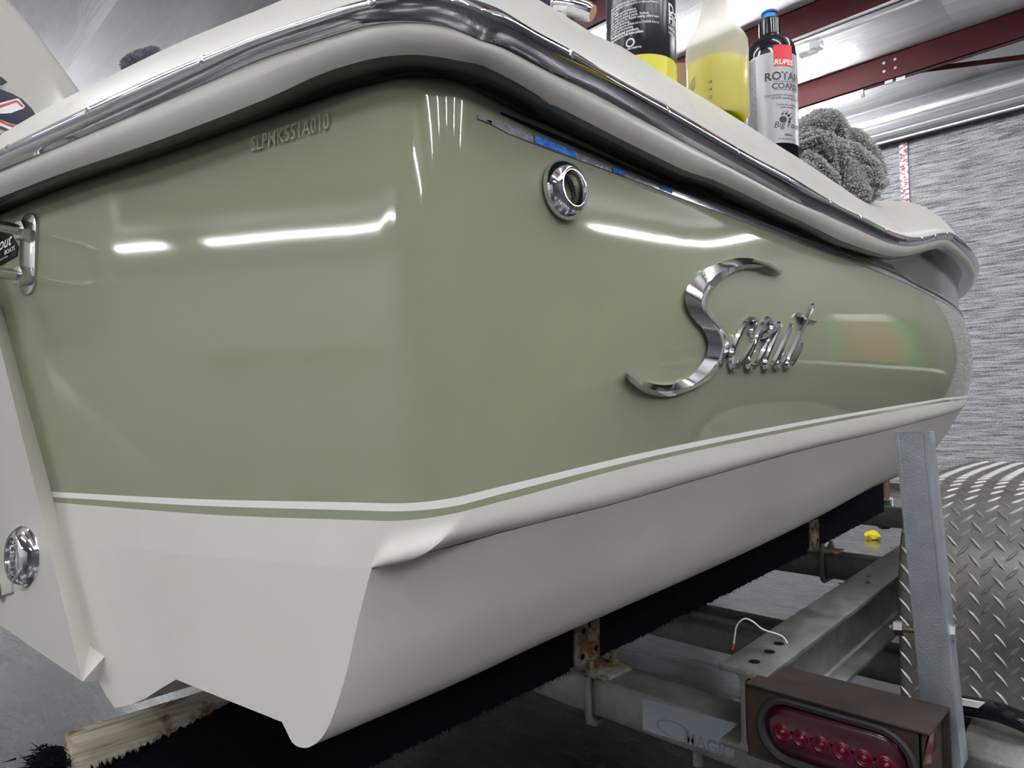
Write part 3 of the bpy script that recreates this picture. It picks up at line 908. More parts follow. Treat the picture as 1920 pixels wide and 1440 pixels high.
def stroke(name, pts, w=.0037, nn=4):
    A = refine(pts, 5)
    P3 = [on_side(*e(p), .0035) for p in A]
    MB().tube(P3, [w * .8] + [w] * (len(P3) - 2) + [w * .8], 6, up=(1, 0, 0), flat=1.1).build(name, m_chrome, emb, smooth=25)
stroke('letter_c', [(1170, 805), (1160, 770), (1185, 730), (1195, 690), (1165, 663), (1120, 690), (1060, 790), (1005, 920), (985, 1020), (1000, 1078), (1045, 1060), (1110, 970), (1180, 850)])
stroke('letter_o', [(1190, 845), (1250, 725), (1300, 665), (1328, 700), (1325, 760), (1290, 805), (1245, 810), (1285, 790), (1340, 765), (1400, 705)])
stroke('letter_o', [(1250, 725), (1190, 860), (1135, 990), (1128, 1060), (1155, 1085), (1200, 1045), (1255, 950), (1300, 830)])
stroke('letter_u', [(1405, 705), (1345, 850), (1285, 990), (1270, 1060), (1295, 1082), (1340, 1045), (1400, 930), (1450, 820), (1500, 712)])
stroke('letter_u', [(1500, 712), (1430, 880), (1375, 1020), (1372, 1070), (1405, 1060), (1450, 980)])
stroke('letter_t', [(1680, 548), (1600, 720), (1520, 900), (1460, 1030), (1462, 1072), (1495, 1050), (1545, 970), (1598, 868)])
mb = MB()
cb_ = [(1545, 640), (1560, 605), (1640, 655), (1722, 690), (1690, 700), (1600, 690)]
up_ = [on_side(*e(p), .002) for p in cb_]; ctr = on_side(*e((1610, 660)), .010)
mb.add(up_ + [ctr], [(i, (i + 1) % 6, 6) for i in range(6)])
mb.build('letter_t_bar', m_chrome, emb, smooth=20)

# dark inner closure so nothing shows through the open hull
MB().grid([[Vector((-2.3, .3, .62)), Vector((-2.3, 4.2, .7))], [Vector((-.55, .30, .62)), Vector((-.55, 2.2, .72))]]).build('inner_deck', m_cap, boat)

# ------------------------------------------------------------------ things on the gunwale
def px_r(d, px): return px * d / F_PX
def deck_z(x, y):
    """height of the cap's top at a point inboard of the crest"""
    os = x + .38; u = y - .304
    v = min(1, max(0, (os + .06) / (-.18)))
    return H + f_crest(u) - .075 * v + .002 * (1 - abs(2 * v - 1))
def cyl_patch(mb, c, r, a0, a1, z0, z1, n=24, thick=0):
    """strip of cylinder; angle 0 faces the camera, + to the right in the photo"""
    d = Vector((CAM.x - c.x, CAM.y - c.y, 0)).normalized(); s = Vector((-d.y, d.x, 0))
    rows = []
    for z in (z0, z1):
        rows.append([c + (d * math.cos(a0 + (a1 - a0) * i / n) + s * math.sin(a0 + (a1 - a0) * i / n)) * r + Vector((0, 0, z - c.z)) for i in range(n + 1)])
    mb.grid(rows)
def cyl_fn(c, r, a0, z0):
    d = Vector((CAM.x - c.x, CAM.y - c.y, 0)).normalized(); s = Vector((-d.y, d.x, 0))
    return lambda x, y: c + (d * math.cos(a0 + x / r) + s * math.sin(a0 + x / r)) * r + Vector((0, 0, z0 + y - c.z))
def place(px, depth):
    p = at_depth(px, 150, depth); return Vector((p.x, p.y, 0))
def zat(py, depth, px):
    return at_depth(px, py, depth).z

# --- polishing compound bottle (grey label, blue cap)
D = 1.20; c = place(1446, D); R_ = px_r(D, 46)
c.z = deck_z(c.x, c.y) + .001
Zp = lambda py: zat(py, D, 1446)
Zq = lambda py: zat(py, D - .037, 1446)
bot = thing('polish_bottle', 'black squeeze bottle with blue cap and grey ROTARY COARSE label beside the towel', 'bottle', tuple(c))
MB().lathe([(R_ * .90, 0), (R_ * .985, .004), (R_ * .985, Zp(112) - c.z), (R_ * .96, Zp(102) - c.z), (R_ * .90, Zp(92) - c.z), (R_ * .78, Zp(83) - c.z), (R_ * .60, Zp(76) - c.z), (R_ * .44, Zp(71) - c.z), (R_ * .42, Zp(66) - c.z)], c, n=48).build('body', m_gloss_black, bot, smooth=50)
MB().lathe([(R_ * .43, Zp(69) - c.z), (R_ * .43, Zp(40) - c.z), (R_ * .39, Zp(37) - c.z), (R_ * .28, Zp(36.5) - c.z)], c, n=36).build('cap', m_gloss_black, bot, smooth=30)
MB().lathe([(R_ * .27, Zp(38) - c.z), (R_ * .26, Zp(25) - c.z), (R_ * .32, Zp(24) - c.z), (R_ * .32, Zp(21) - c.z), (R_ * .24, Zp(20) - c.z)], c, n=28).build('push_pull_cap', m_bluecap, bot, smooth=30)
mb = MB(); cyl_patch(mb, c, R_ * .992, math.radians(-140), math.radians(120), Zq(273), Zq(99), 48)
lab = mb.build('label', m_greylabel, bot)
ang = lambda px: math.asin(max(-1, min(1, (px - 1446) / 46)))
RL = R_ * 1.0
mb = MB(); cyl_patch(mb, c, R_ * .997, ang(1451), ang(1451) + .80, Zq(127), Zq(86), 20)
mb.build('red_square', m_redlabel, lab)
def lines(mb, c, RL, a0, items):
    for s, size, z, al, kw in items:
        vs, fs = text_geo(s, size, align=al, **kw)
        fn = cyl_fn(c, RL, a0, z); mb.add([fn(v.x, v.y) for v in vs], fs)
a_c = ang(1451) + .40
mb = MB(); lines(mb, c, RL, a_c, [('RUPES', .0125, Zq(123.5), 'CENTER', dict(bold=.03, shear=.2))])
mb.build('white_lettering', m_whitep, lab)
mb = MB()
ac2 = a_c + .12
sz = lambda px: px_r(D, px)
lines(mb, c, RL, ac2, [('ROTARY', sz(21), Zq(153), 'CENTER', dict(bold=.02)), ('COARSE', sz(15), Zq(170), 'CENTER', dict(bold=.015)),
    ('Correction of paint scratches', sz(6.8), Zq(184), 'CENTER', {}), ('P1500 sanding marks', sz(6.8), Zq(190), 'CENTER', {}),
    ('Coarse gel compound', sz(5), Zq(202), 'CENTER', {}), ('rotary polisher', sz(5), Zq(207), 'CENTER', {}),
    ('Big Foot', sz(16), Zq(244), 'CENTER', dict(shear=.25)), ('1000ml', sz(6), Zq(260), 'CENTER', dict(bold=.02)), ('Professional Product', sz(4.6), Zq(267), 'CENTER', {})])
for zz_ in (156.5, 172.5):
    fn = cyl_fn(c, RL, ac2, Zq(zz_)); wv = sz(25)
    mb.add([fn(-wv + 2 * wv * i / 8, y_) for y_ in (0, sz(.7)) for i in range(9)], [(i, i + 1, i + 10, i + 9) for i in range(8)])
# paw print
def disc(mb, fn, x, y, rx, ry, rot=0, n=16):
    pts_ = [fn(x, y)] + [fn(x + rx * math.cos(2 * math.pi * i / n) * math.cos(rot) - ry * math.sin(2 * math.pi * i / n) * math.sin(rot), y + rx * math.cos(2 * math.pi * i / n) * math.sin(rot) + ry * math.sin(2 * math.pi * i / n) * math.cos(rot)) for i in range(n)]
    mb.add(pts_, [(0, i + 1, (i + 1) % n + 1) for i in range(n)])
fn = cyl_fn(c, RL, ac2, Zq(226))
disc(mb, fn, sz(-10), sz(-3), sz(7), sz(6.2))
for x_, y_, r1 in ((-4, 8, 2.4), (1, 5, 3.0), (4, -1, 3.2), (2, -6.5, 3.0), (-11, 7, 2.2)):
    disc(mb, fn, sz(x_), sz(y_), sz(r1 * 1.2), sz(r1 * .8), .7)
for x_, y_ in ((-1, 12), (6, 9), (9, 3), (-8, 11)):
    disc(mb, fn, sz(x_), sz(y_), sz(1.6), sz(.8), .9)
mb.build('black_lettering', m_ink, lab)
mb = MB()
words = 'Read the label before use. Keep out of the reach of children. Shake well'
for i in range(40):
    y_ = 106 + i * 3.55
    s_ = ''.join(random.choice('abcdeghimnoprstu ') for _ in range(19))
    vs, fs = text_geo(s_, sz(3.3), bold=.015)
    wd_ = max([v.x for v in vs] + [1e-3]); kx = sz(30) / wd_
    fn = cyl_fn(c, RL, math.radians(-72), Zq(y_)); mb.add([fn(v.x * kx, v.y) for v in vs], fs)
mb.build('small_print', m_ink, lab)

# --- frosted spray bottle with yellow liquid
D = 1.0; c = place(1345, D); R_ = px_r(D, 56.5)
c.z = deck_z(c.x, c.y) + .001
Zs = lambda py: zat(py, D, 1345)
Zt = lambda py: zat(py, D - .042, 1345)
sp = thing('spray_bottle', 'frosted spray bottle half full of yellow liquid, middle of three bottles on the gunwale', 'bottle', tuple(c))
pr = [(R_ * .92, 0), (R_, .006), (R_, Zs(98) - c.z), (R_ * .985, Zs(84) - c.z), (R_ * .90, Zs(73) - c.z), (R_ * .78, Zs(63) - c.z), (R_ * .66, Zs(54) - c.z), (R_ * .60, Zs(42) - c.z), (R_ * .51, Zs(24) - c.z), (R_ * .40, Zs(0) - c.z), (R_ * .33, Zs(-18) - c.z), (R_ * .25, Zs(-26) - c.z), (R_ * .25, Zs(-48) - c.z)]
MB().lathe(pr, c, n=48, cap=False).build('bottle_shell', m_frost, sp, smooth=40)
Zl = Zs(127)
MB().lathe([(R_ * .90, .003), (R_ * .975, .008), (R_ * .975, Zl - c.z), (0, Zl - c.z)], c, n=48).build('liquid', m_liquid, sp, smooth=40)
mb = MB().lathe([(R_ * .30, Zs(-44) - c.z), (R_ * .30, Zs(-72) - c.z), (R_ * .2, Zs(-76) - c.z)], c, n=24)
tz = Zs(-76); d_ = Vector((CAM.x - c.x, CAM.y - c.y, 0)).normalized()
mb.hexa(c + Vector((0, 0, tz - c.z)) - d_ * .03 - Vector((-d_.y, d_.x, 0)) * .012, d_ * .085, Vector((-d_.y, d_.x, 0)) * .024, (0, 0, .028))
mb.hexa(c + Vector((0, 0, tz - c.z - .05)) + d_ * .03 - Vector((-d_.y, d_.x, 0)) * .007, d_ * .010, Vector((-d_.y, d_.x, 0)) * .014, (0, 0, .055))
mb.build('spray_head', m_whitep, sp, bevel=.002)
mb = MB()
for i, y_ in enumerate((136, 142, 148, 154)):
    fn = cyl_fn(c, R_ * 1.004, math.radians(-72), Zt(y_ + 8))
    mb.add([fn(x, .008 * (x / .02) + t_) for t_ in (0, .0012) for x in np.linspace(0, .022, 6)], [(k, k + 1, k + 7, k + 6) for k in range(5)])
mb.build('line_marks', m_ink, sp, kind='stuff'); mb = MB()
for s_, y_ in (('18', 155), ('14', 169), ('12', 184)):
    fn = cyl_fn(c, R_ * 1.004, -.30, Zt(y_)); vs, fs = text_geo(s_, px_r(D, 8)); mb.add([fn(v.x, v.y) for v in vs], fs)
mb.build('measure_numerals', m_ink, sp); mb = MB()
fn = cyl_fn(c, R_ * 1.004, math.radians(-66), Zt(175))
for x0_, y0_, x1_, y1_ in ((0, 0, .0012, .022), (-.012, .014, .001, .022), (-.012, .006, .001, .016)):
    mb.add([fn(x0_, y0_), fn(x0_ + .0012, y0_), fn(x1_ + .0012, y1_), fn(x1_, y1_)], [(0, 1, 2, 3)])
mb.build('triangle_mark', m_ink, sp)

# --- tall charcoal bottle with white print and yellow foot band
D = .885; c = place(1203, D); R_ = px_r(D, 64.5)
c.z = deck_z(c.x, c.y) + .001
Zd = lambda py: zat(py, D, 1203)
Ze = lambda py: zat(py, D - .043, 1203)
db = thing('compound_bottle', 'tall charcoal bottle with white print and yellow foot band, cut off by the frame', 'bottle', tuple(c))
MB().lathe([(R_ * .94, 0), (R_, .004), (R_, Zd(-40) - c.z), (R_ * .9, Zd(-62) - c.z), (R_ * .5, Zd(-80) - c.z), (R_ * .42, Zd(-84) - c.z)], c, n=56).build('body', m_darkbottle, db, smooth=40)
MB().lathe([(R_ * .44, Zd(-82) - c.z), (R_ * .44, Zd(-115) - c.z), (R_ * .3, Zd(-118) - c.z)], c, n=30).build('cap', m_gloss_black, db)
mb = MB(); cyl_patch(mb, c, R_ * 1.004, -math.pi, math.pi, c.z + .0005, Ze(102), 60); mb.build('yellow_band', m_yellow, db)
mb = MB()
s1 = lambda px: px_r(D - .04, px)
angd = lambda px: math.asin(max(-1, min(1, (px - 1203) / 64.5)))
txt = ['Instructions for use: shake well before', 'product. Ready to be used with', 'compound on a DA Fine pad.', 'polisher. Do not mix. For best', 'results use with polishing pads. Yellow', 'foam recommended for heavier cutting, yellow foam', 'and final finishing.', 'on highly defective surface use D-A COARSE first to', 'high gloss performance.']
txt = ['Shake well before use. Keep away from heat and', 'apply evenly with compressed air or clean pad foam to', 'surface.', 'use with performance', 'for the pad with polish', 'use with polishing pads. Yellow', 'is recommended for heavier cutting, yellow foam', 'and final finishing.', 'on highly defective surface use a COARSE first to', 'polish performance.']
for i, s_ in enumerate(txt):
    fn = cyl_fn(c, R_ * 1.004, math.radians(-55), Ze(-3 + i * 5.6)); vs, fs = text_geo(s_, s1(6.4), bold=.012)
    wmax = s1(100); wd_ = max(v.x for v in vs); kx = min(1, wmax / wd_)
    mb.add([fn(v.x * kx, v.y) for v in vs], fs)
for s_, y_ in (('Professional product.', 67), ('Recommended for Dual Action polishers', 73)):
    fn = cyl_fn(c, R_ * 1.004, math.radians(-55), Ze(y_ - 13)); vs, fs = text_geo(s_, s1(7.2), bold=.03)
    wd_ = max(v.x for v in vs); kx = min(1, s1(70) / wd_)
    mb.add([fn(v.x * kx, v.y) for v in vs], fs)
fn = cyl_fn(c, R_ * 1.004, angd(1184), Ze(76)); n_ = 36
for i in range(18):
    a0_, a1_ = 2 * math.pi * i / 18, 2 * math.pi * (i + .75) / 18
    ro, ri = s1(9), s1(6.2)
    mb.add([fn(ro * math.cos(a0_), ro * math.sin(a0_)), fn(ro * math.cos(a1_), ro * math.sin(a1_)), fn(ri * math.cos(a1_), ri * math.sin(a1_)), fn(ri * math.cos(a0_), ri * math.sin(a0_))], [(0, 1, 2, 3)])
for i in range(24):
    a0_, a1_ = 2 * math.pi * i / 24, 2 * math.pi * (i + 1) / 24
    ro, ri = s1(7.4), s1(6)
    mb.add([fn(ro * math.cos(a0_), ro * math.sin(a0_)), fn(ro * math.cos(a1_), ro * math.sin(a1_)), fn(ri * math.cos(a1_), ri * math.sin(a1_)), fn(ri * math.cos(a0_), ri * math.sin(a0_))], [(0, 1, 2, 3)])
fn = cyl_fn(c, R_ * 1.004, angd(1184), Ze(89)); vs, fs = text_geo('RANDOM ORBITAL', s1(5), align='CENTER', bold=.02); mb.add([fn(v.x, v.y) for v in vs], fs)
ah = angd(1252)
for s_, size, y_, bd in (('D-A', 26, 12, .03), ('FINE', 26, 32, .03), ('HIGH PERFORMANCE', 11, 46, .02), ('FINE GEL COMPOUND', 8, 55, 0)):
    fn = cyl_fn(c, R_ * 1.004, ah, Ze(y_)); vs, fs = text_geo(s_, s1(size), bold=bd); mb.add([fn(v.x, v.y) for v in vs], fs)
fn = cyl_fn(c, R_ * 1.004, ah, Ze(35)); mb.add([fn(x, y) for y in (0, s1(1)) for x in np.linspace(0, .03, 6)], [(k, k + 1, k + 7, k + 6) for k in range(5)])
mb.build('white_print', m_whitep, db)

# --- cardboard box behind the bottles
pb = at_depth(1287, 150, 1.16)
bx = thing('cardboard_box', 'brown cardboard box just visible between the charcoal bottle and the spray bottle', 'box', (pb.x, pb.y, deck_z(pb.x, pb.y) + .002))
o = ORG[bx.name]
MB().hexa(o - RT * .03, RT * .06, FH * .05, (0, 0, at_depth(1280, 116, 1.16).z - o.z)).build('carton', m_card, bx, bevel=.002)
# --- chrome handled tool with purple body at the frame top
p0 = at_depth(1040, 4, 0.721); p1 = at_depth(1112, 24, 0.703)
tl = thing('polishing_tool', 'purple tool with a chrome handle and ring, lying on the gunwale at the frame top', 'tool', tuple(at_depth(1040, 40, 0.739)))
MB().tube([p0, p0.lerp(p1, .15), p0.lerp(p1, .9), p1], [.009, .0123, .0096, .0073], 20).build('handle', m_chrome, tl, smooth=50)
MB().tube([at_depth(1046, -40, 0.748), at_depth(1050, 10, 0.739), at_depth(1047, 30, 0.739)], [.0128, .011, .0073], 16).build('stem', m_chrome, tl)
ringp = [at_depth(1068 + 11 * math.cos(a), 32 + 10 * math.sin(a), 0.730) for a in np.linspace(0, 2 * math.pi, 21)]
MB().tube(ringp, .003, 8, caps=False).build('ring', m_chrome, tl)
MB().tube([at_depth(1012, -46, 0.775), at_depth(1030, -8, 0.775), at_depth(1044, 18, 0.775)], [.027, .024, .013], 16).build('body', m_purple, tl)
MB().tube([at_depth(1060, 12, 0.748), at_depth(1060, 40, 0.748)], .006, 10).build('grip_pin', m_purple, tl)

# --- towels
def towel(name, label, blobs, mat, tuftmat, ntuft, voxel=.003, tl_=.0036, tr=.0012, creases=None):
    mb = MB()
    for pts_, rs_, fl in blobs:
        P3 = [at_depth(*p) for p in pts_]
        A = refine([tuple(p) + (r,) for p, r in zip(P3, rs_)], 5)
        mb.tube([Vector(a[:3]) for a in A], [a[3] for a in A], 14, flat=fl)
        for q in (A[0], A[-1]):
            mb.lathe([(q[3] * math.sin(math.pi * k / 8), -q[3] * .9 * math.cos(math.pi * k / 8)) for k in range(9)], Vector(q[:3]), (0, 0, 1), 14, cap=False)
    src = mb.build('tmp', mat)
    md = src.modifiers.new('r', 'REMESH'); md.mode = 'VOXEL'; md.voxel_size = voxel
    ms = src.modifiers.new('s', 'SMOOTH'); ms.iterations = 10; ms.factor = .5
    dg = bpy.context.evaluated_depsgraph_get()
    me = bpy.data.meshes.new_from_object(src.evaluated_get(dg)); me.name = name
    bpy.data.objects.remove(src)
    from mathutils import noise as mn
    me.update()
    nv = len(me.vertices)
    nor = [v.normal.copy() for v in me.vertices]
    for v, nn_ in zip(me.vertices, nor):
        q = v.co
        k = mn.noise(q * 22) * .004
        if creases and nn_.dot(CAM - q) > 0:
            px, py = proj(q)
            for line, dep, wid in creases:
                dm = 1e9
                for (xa, ya), (xb, yb) in zip(line[:-1], line[1:]):
                    tt_ = max(0, min(1, ((px - xa) * (xb - xa) + (py - ya) * (yb - ya)) / ((xb - xa) ** 2 + (yb - ya) ** 2)))
                    dm = min(dm, math.hypot(px - xa - tt_ * (xb - xa), py - ya - tt_ * (yb - ya)))
                k += -dep * math.exp(-(dm / wid) ** 2) + dep * .2 * math.exp(-((dm - wid * 2.1) / wid) ** 2)
        v.co = q + nn_ * k
    me.update()
    cen = sum((v.co for v in me.vertices), Vector()) / nv
    zmin = min(v.co.z for v in me.vertices)
    org = Vector((cen.x, cen.y, zmin))
    tri = [p for p in me.polygons]
    areas = np.array([p.area for p in tri]); cum = np.cumsum(areas) / areas.sum()
    tm = MB()
    vco = [v.co.copy() for v in me.vertices]; pn = [p.normal.copy() for p in tri]; pv = [tuple(p.vertices) for p in tri]
    for i in np.searchsorted(cum, rng.random(ntuft)):
        vs_ = [vco[k] for k in pv[i]]
        w_ = rng.random(len(vs_)); w_ /= w_.sum()
        q = Vector((0, 0, 0))
        for k, vv in zip(w_, vs_): q += vv * k
        n_ = (pn[i] + Vector(rng.normal(0, .35, 3))).normalized()
        a = n_.orthogonal().normalized(); b = n_.cross(a)
        an = rng.random() * 6.28; a, b = a * math.cos(an) + b * math.sin(an), b * math.cos(an) - a * math.sin(an)
        l_ = tl_ * (.7 + .6 * rng.random()); t3 = tr
        base = q - n_ * .0008
        tip = q + n_ * l_ + b * l_ * .25
        tm.add([base + a * t3, base - a * t3 * .5 + b * t3 * .87, base - a * t3 * .5 - b * t3 * .87, tip + a * t3 * .6, tip - a * t3 * .6], [(0, 1, 3), (1, 4, 3), (1, 2, 4), (2, 0, 3, 4)])
    for v in me.vertices: v.co = v.co - org
    me.materials.clear(); me.materials.append(mat)
    me.polygons.foreach_set('use_smooth', [True] * len(me.polygons))
    o = bpy.data.objects.new(name, me); COL.objects.link(o); o.location = org; ORG[o.name] = org
    o['label'] = label; o['category'] = 'towel'
    pile = tm.build('loop_pile', tuftmat, o, kind='stuff')
    return o
towel('microfibre_towel', 'crumpled grey microfibre towel draped over the gunwale beside the blue-capped bottle', [
    ([(1500, 262, 1.36), (1522, 236, 1.36), (1548, 228, 1.37), (1568, 246, 1.38)], [.026, .026, .025, .022], 1.0),
    ([(1502, 300, 1.33), (1530, 285, 1.33), (1560, 290, 1.34), (1575, 318, 1.34)], [.030, .036, .034, .026], .9),
    ([(1512, 268, 1.31), (1540, 262, 1.30), (1562, 282, 1.30), (1566, 312, 1.31)], [.018, .022, .022, .016], .8),
    ([(1508, 306, 1.30), (1530, 318, 1.29), (1548, 334, 1.285), (1560, 344, 1.29)], [.020, .022, .018, .012], .9),
    ([(1572, 262, 1.40), (1600, 262, 1.40), (1628, 290, 1.40), (1645, 322, 1.39)], [.020, .024, .022, .018], .9),
    ([(1575, 285, 1.37), (1598, 305, 1.36), (1618, 330, 1.355), (1625, 352, 1.36)], [.026, .036, .038, .030], .9),
    ([(1588, 315, 1.34), (1598, 340, 1.33), (1608, 360, 1.33), (1622, 366, 1.33)], [.022, .026, .022, .014], .9),
    ([(1615, 352, 1.36), (1638, 348, 1.37), (1654, 344, 1.375)], [.030, .026, .014], .8),
], m_towel, m_tuft, 17000, creases=[
    ([(1568, 244), (1571, 280), (1578, 318), (1578, 345)], 0.0216, 5), ([(1499, 262), (1520, 254), (1548, 246)], 0.0135, 4),
    ([(1502, 284), (1530, 272), (1548, 258)], 0.0108, 4), ([(1500, 292), (1524, 300), (1545, 322), (1563, 344)], 0.0162, 4.5),
    ([(1573, 262), (1596, 276), (1618, 304), (1634, 312)], 0.0189, 4.5), ([(1583, 285), (1604, 300), (1622, 308)], 0.0095, 3.5),
    ([(1520, 236), (1545, 238), (1560, 262)], 0.0081, 4), ([(1632, 345), (1655, 355), (1663, 350)], 0.0108, 4), ([(1510, 330), (1530, 332), (1545, 342)], 0.0108, 3.5)])
towel('small_cloth', 'slate grey cloth lying on the gunwale at upper left, before the ceiling', [
    ([(240, 124, .80), (262, 112, .80), (290, 98, .80)], [.0085, .0095, .008], 1.0)], m_towel2, m_towel2, 1500, voxel=.002, tl_=.0026, tr=.0006)

# ------------------------------------------------------------------ outboard motor (tilted), mostly out of frame at the left
mot = thing('outboard_motor', 'white outboard motor with navy and red cowl lettering at the left edge', 'motor', (-1.38, -.05, .45))
TL = math.radians(10)
ax = Vector((0, math.sin(TL), math.cos(TL))); fwd = Vector((0, math.cos(TL), -math.sin(TL))); CC = Vector((-1.385, .0, H + .43))
def cw(x, y, z): return CC + Vector((x, 0, 0)) + fwd * y + ax * z
rows = []
for z, sx, sy, dy in [(-.36, .13, .20, .02), (-.33, .175, .30, 0), (-.25, .195, .335, 0), (-.05, .205, .345, 0), (.06, .203, .335, -.005), (.14, .195, .305, -.02), (.22, .175, .25, -.05), (.28, .14, .19, -.07), (.32, .09, .12, -.08), (.335, .04, .05, -.08), (.337, .001, .001, -.08)]:
    row = []
    for i in range(57):
        a = 2 * math.pi * i / 56; ca, sa = math.cos(a), math.sin(a)
        ex_ = 2 / 5.0
        row.append(cw(sx * math.copysign(abs(ca) ** ex_, ca), dy + sy * math.copysign(abs(sa) ** ex_, sa), z))
    rows.append(row)
MB().grid(rows).build('cowl', m_cowl, mot, smooth=50)
# leg, swivel bracket, gearcase, propeller
LG = [Vector((-1.385, .02, H + .10)), Vector((-1.385, -.22, H - .02)), Vector((-1.38, -.52, H - .22)), Vector((-1.375, -.86, H - .44))]
MB().tube(LG, [.19, .17, .13, .085], 24, flat=.62, up=(1, 0, 0)).build('mid_section', m_cowl, mot, smooth=50)
ld_ = (LG[3] - LG[2]).normalized(); lf_ = Vector((1, 0, 0)).cross(ld_)
def lg(x, f, d): return LG[3] + Vector((x, 0, 0)) + lf_ * f + ld_ * d
mb = MB()
mb.hexa(lg(-.16, -.24, -.02), (.32, 0, 0), lf_ * .38, ld_ * .02)
mb.tube([lg(0, .16, .10), lg(0, .06, .10), lg(0, -.14, .10), lg(0, -.22, .10)], [.01, .058, .052, .036], 18)
mb.hexa(lg(-.012, -.06, .14), (.024, 0, 0), lf_ * .14, ld_ * .2)
mb.tube([lg(0, 0, -.02), lg(0, -.02, .12)], [.075, .05], 16, flat=.5, up=(1, 0, 0))
mb.build('gearcase', m_cowl, mot, smooth=45)
for k in range(3):
    a = k * 2.094 + .3
    d1 = Vector((math.cos(a), 0, 0)) + ld_ * math.sin(a); d2 = Vector((-math.sin(a), 0, 0)) + ld_ * math.cos(a)
    cpr = lg(0, -.24, .10)
    MB().add([cpr + d1 * .03 + lf_ * .02, cpr + d1 * .09 + d2 * .055 + lf_ * .03, cpr + d1 * .17 + d2 * .03, cpr + d1 * .17 - d2 * .03 - lf_ * .02, cpr + d1 * .08 - d2 * .05 - lf_ * .035, cpr + d1 * .03 - lf_ * .02], [(0, 1, 2, 3, 4, 5)]).build('propeller_blade', m_steel, mot)
mb = MB()
for s_ in (-.15, .12):
    mb.hexa(Vector((-1.385 + s_, -.16, .50)), (.03, 0, 0), (0, .15, 0), (0, .02, .40))
mb.build('clamp_bracket', m_cowl, mot, bevel=.01)
# lettering on the starboard side of the cowl
xs_ = -1.385 + .2065
def on_cowl(px, py): return on_x(px, py, xs_)
def decal(name, pts_, mat, lift):
    A = refine([tuple(p) for p in pts_] + [tuple(pts_[0])], 4)[:-1]
    P3 = [on_cowl(*p) + Vector((lift, 0, 0)) for p in A]
    MB().add(P3, [tuple(range(len(P3)))]).build(name, mat, mot)
def poly_decal(name, pts_, mat, lift):
    P3 = [on_cowl(*p) + Vector((lift, 0, 0)) for p in pts_]
    MB().add(P3, [tuple(range(len(P3)))]).build(name, mat, mot)
D_out = [(-40, 160), (0, 172), (30, 180), (52, 198), (70, 216), (74, 232), (62, 243), (40, 247), (15, 242), (-10, 232), (-60, 225)]
poly_decal('letter_outline', D_out, m_whitep, .001)
poly_decal('letter_shadow', [(-60, 226), (-5, 228), (20, 238), (38, 243), (36, 238), (14, 232), (-10, 222), (-60, 215)], m_red, .0016)
poly_decal('letter_d', [(-40, 162), (0, 168), (22, 176), (40, 186), (58, 203), (70, 220), (69, 230), (58, 236), (38, 236), (18, 231), (0, 225), (-40, 215)], m_navy, .002)
poly_decal('letter_counter', [(-40, 200), (0, 194), (30, 186), (34, 186), (46, 200), (44, 204), (20, 213), (6, 214), (-40, 214)], m_whitep, .0026)
poly_decal('counter_red', [(-40, 200), (0, 198), (30, 189), (33, 190), (42, 199), (44, 201), (40, 202), (31, 192), (0, 203), (-40, 206)], m_red, .0032)
poly_decal('letter_fragment', [(-40, 138), (2, 145), (14, 155), (4, 161), (-40, 162)], m_navy, .002)
poly_decal('model_plate', [(-30, 246), (4, 252), (12, 262), (0, 276), (-30, 276)], m_navy, .002)

# ------------------------------------------------------------------ boat trailer
SL = .045   # the frame rises towards the tongue
def tz_(base, y): return H + base + SL * (y - .90)
trl = thing('boat_trailer', 'weathered aluminium boat trailer carrying the green boat, black carpeted bunks', 'trailer', (-1.38, 1.6, 0))
YD_ = Vector((0, 1, SL)).normalized()
def ibeam(x, y0, y1, name='side_rail'):
    hgt, wf, tf, tw = .108, .068, .008, .008
    hw = wf / 2
    zt = tz_(-.337, y0)
    pr_ = [(-hw, 0), (hw, 0), (hw, -tf), (tw / 2 + .004, -tf - .001), (tw / 2, -tf - .006), (tw / 2, -hgt + tf + .006), (tw / 2 + .004, -hgt + tf + .001), (hw, -hgt + tf), (hw, -hgt), (-hw, -hgt), (-hw, -hgt + tf), (-tw / 2 - .004, -hgt + tf + .001), (-tw / 2, -hgt + tf + .006), (-tw / 2, -tf - .006), (-tw / 2 - .004, -tf - .001), (-hw, -tf)]
    poly_ = [Vector((x + a, y0, zt + b)) for a, b in pr_]
    return MB().prism(poly_, YD_ * (y1 - y0)).build(name, m_alu, trl, fix=True, bevel=.0015, smooth=30)
XR = -.422
rail_r = ibeam(XR, .872, 4.6)
ibeam(-2.34, .872, 4.6)
# bolt holes and rusty wear on the top flange
hole = MB().lathe([(.0075, .0004), (.0075, .0006), (0, .0006)], (0, 0, 0), (0, 0, 1), 14).build('bolt_hole', m_line, mesh_only=True)
for px, py in ((1415, 1241), (1443, 1222), (1461, 1207), (1638, 1062), (1629, 1081), (1627, 1092), (1575, 1094), (1672, 1028)):
    d = ray(px, py); nn_ = Vector((0, -SL, 1)); p0_ = Vector((XR, .872, tz_(-.337, .872)))
    p = CAM + d * ((p0_ - CAM).dot(nn_) / d.dot(nn_))
    sc_ = 1.0 if py > 1150 else .6
    inst('bolt_hole', hole, Matrix.Translation(p) @ Matrix.Scale(sc_, 4), rail_r)
# lower-flange bolt
pb_ = Vector((XR + .022, 1.12, tz_(-.337, 1.12) - .100))
MB().lathe([(.012, 0), (.012, .003), (.009, .003), (.009, .010), (.004, .011)], pb_, (0, 0, 1), 6).build('flange_bolt', m_bolt, rail_r)
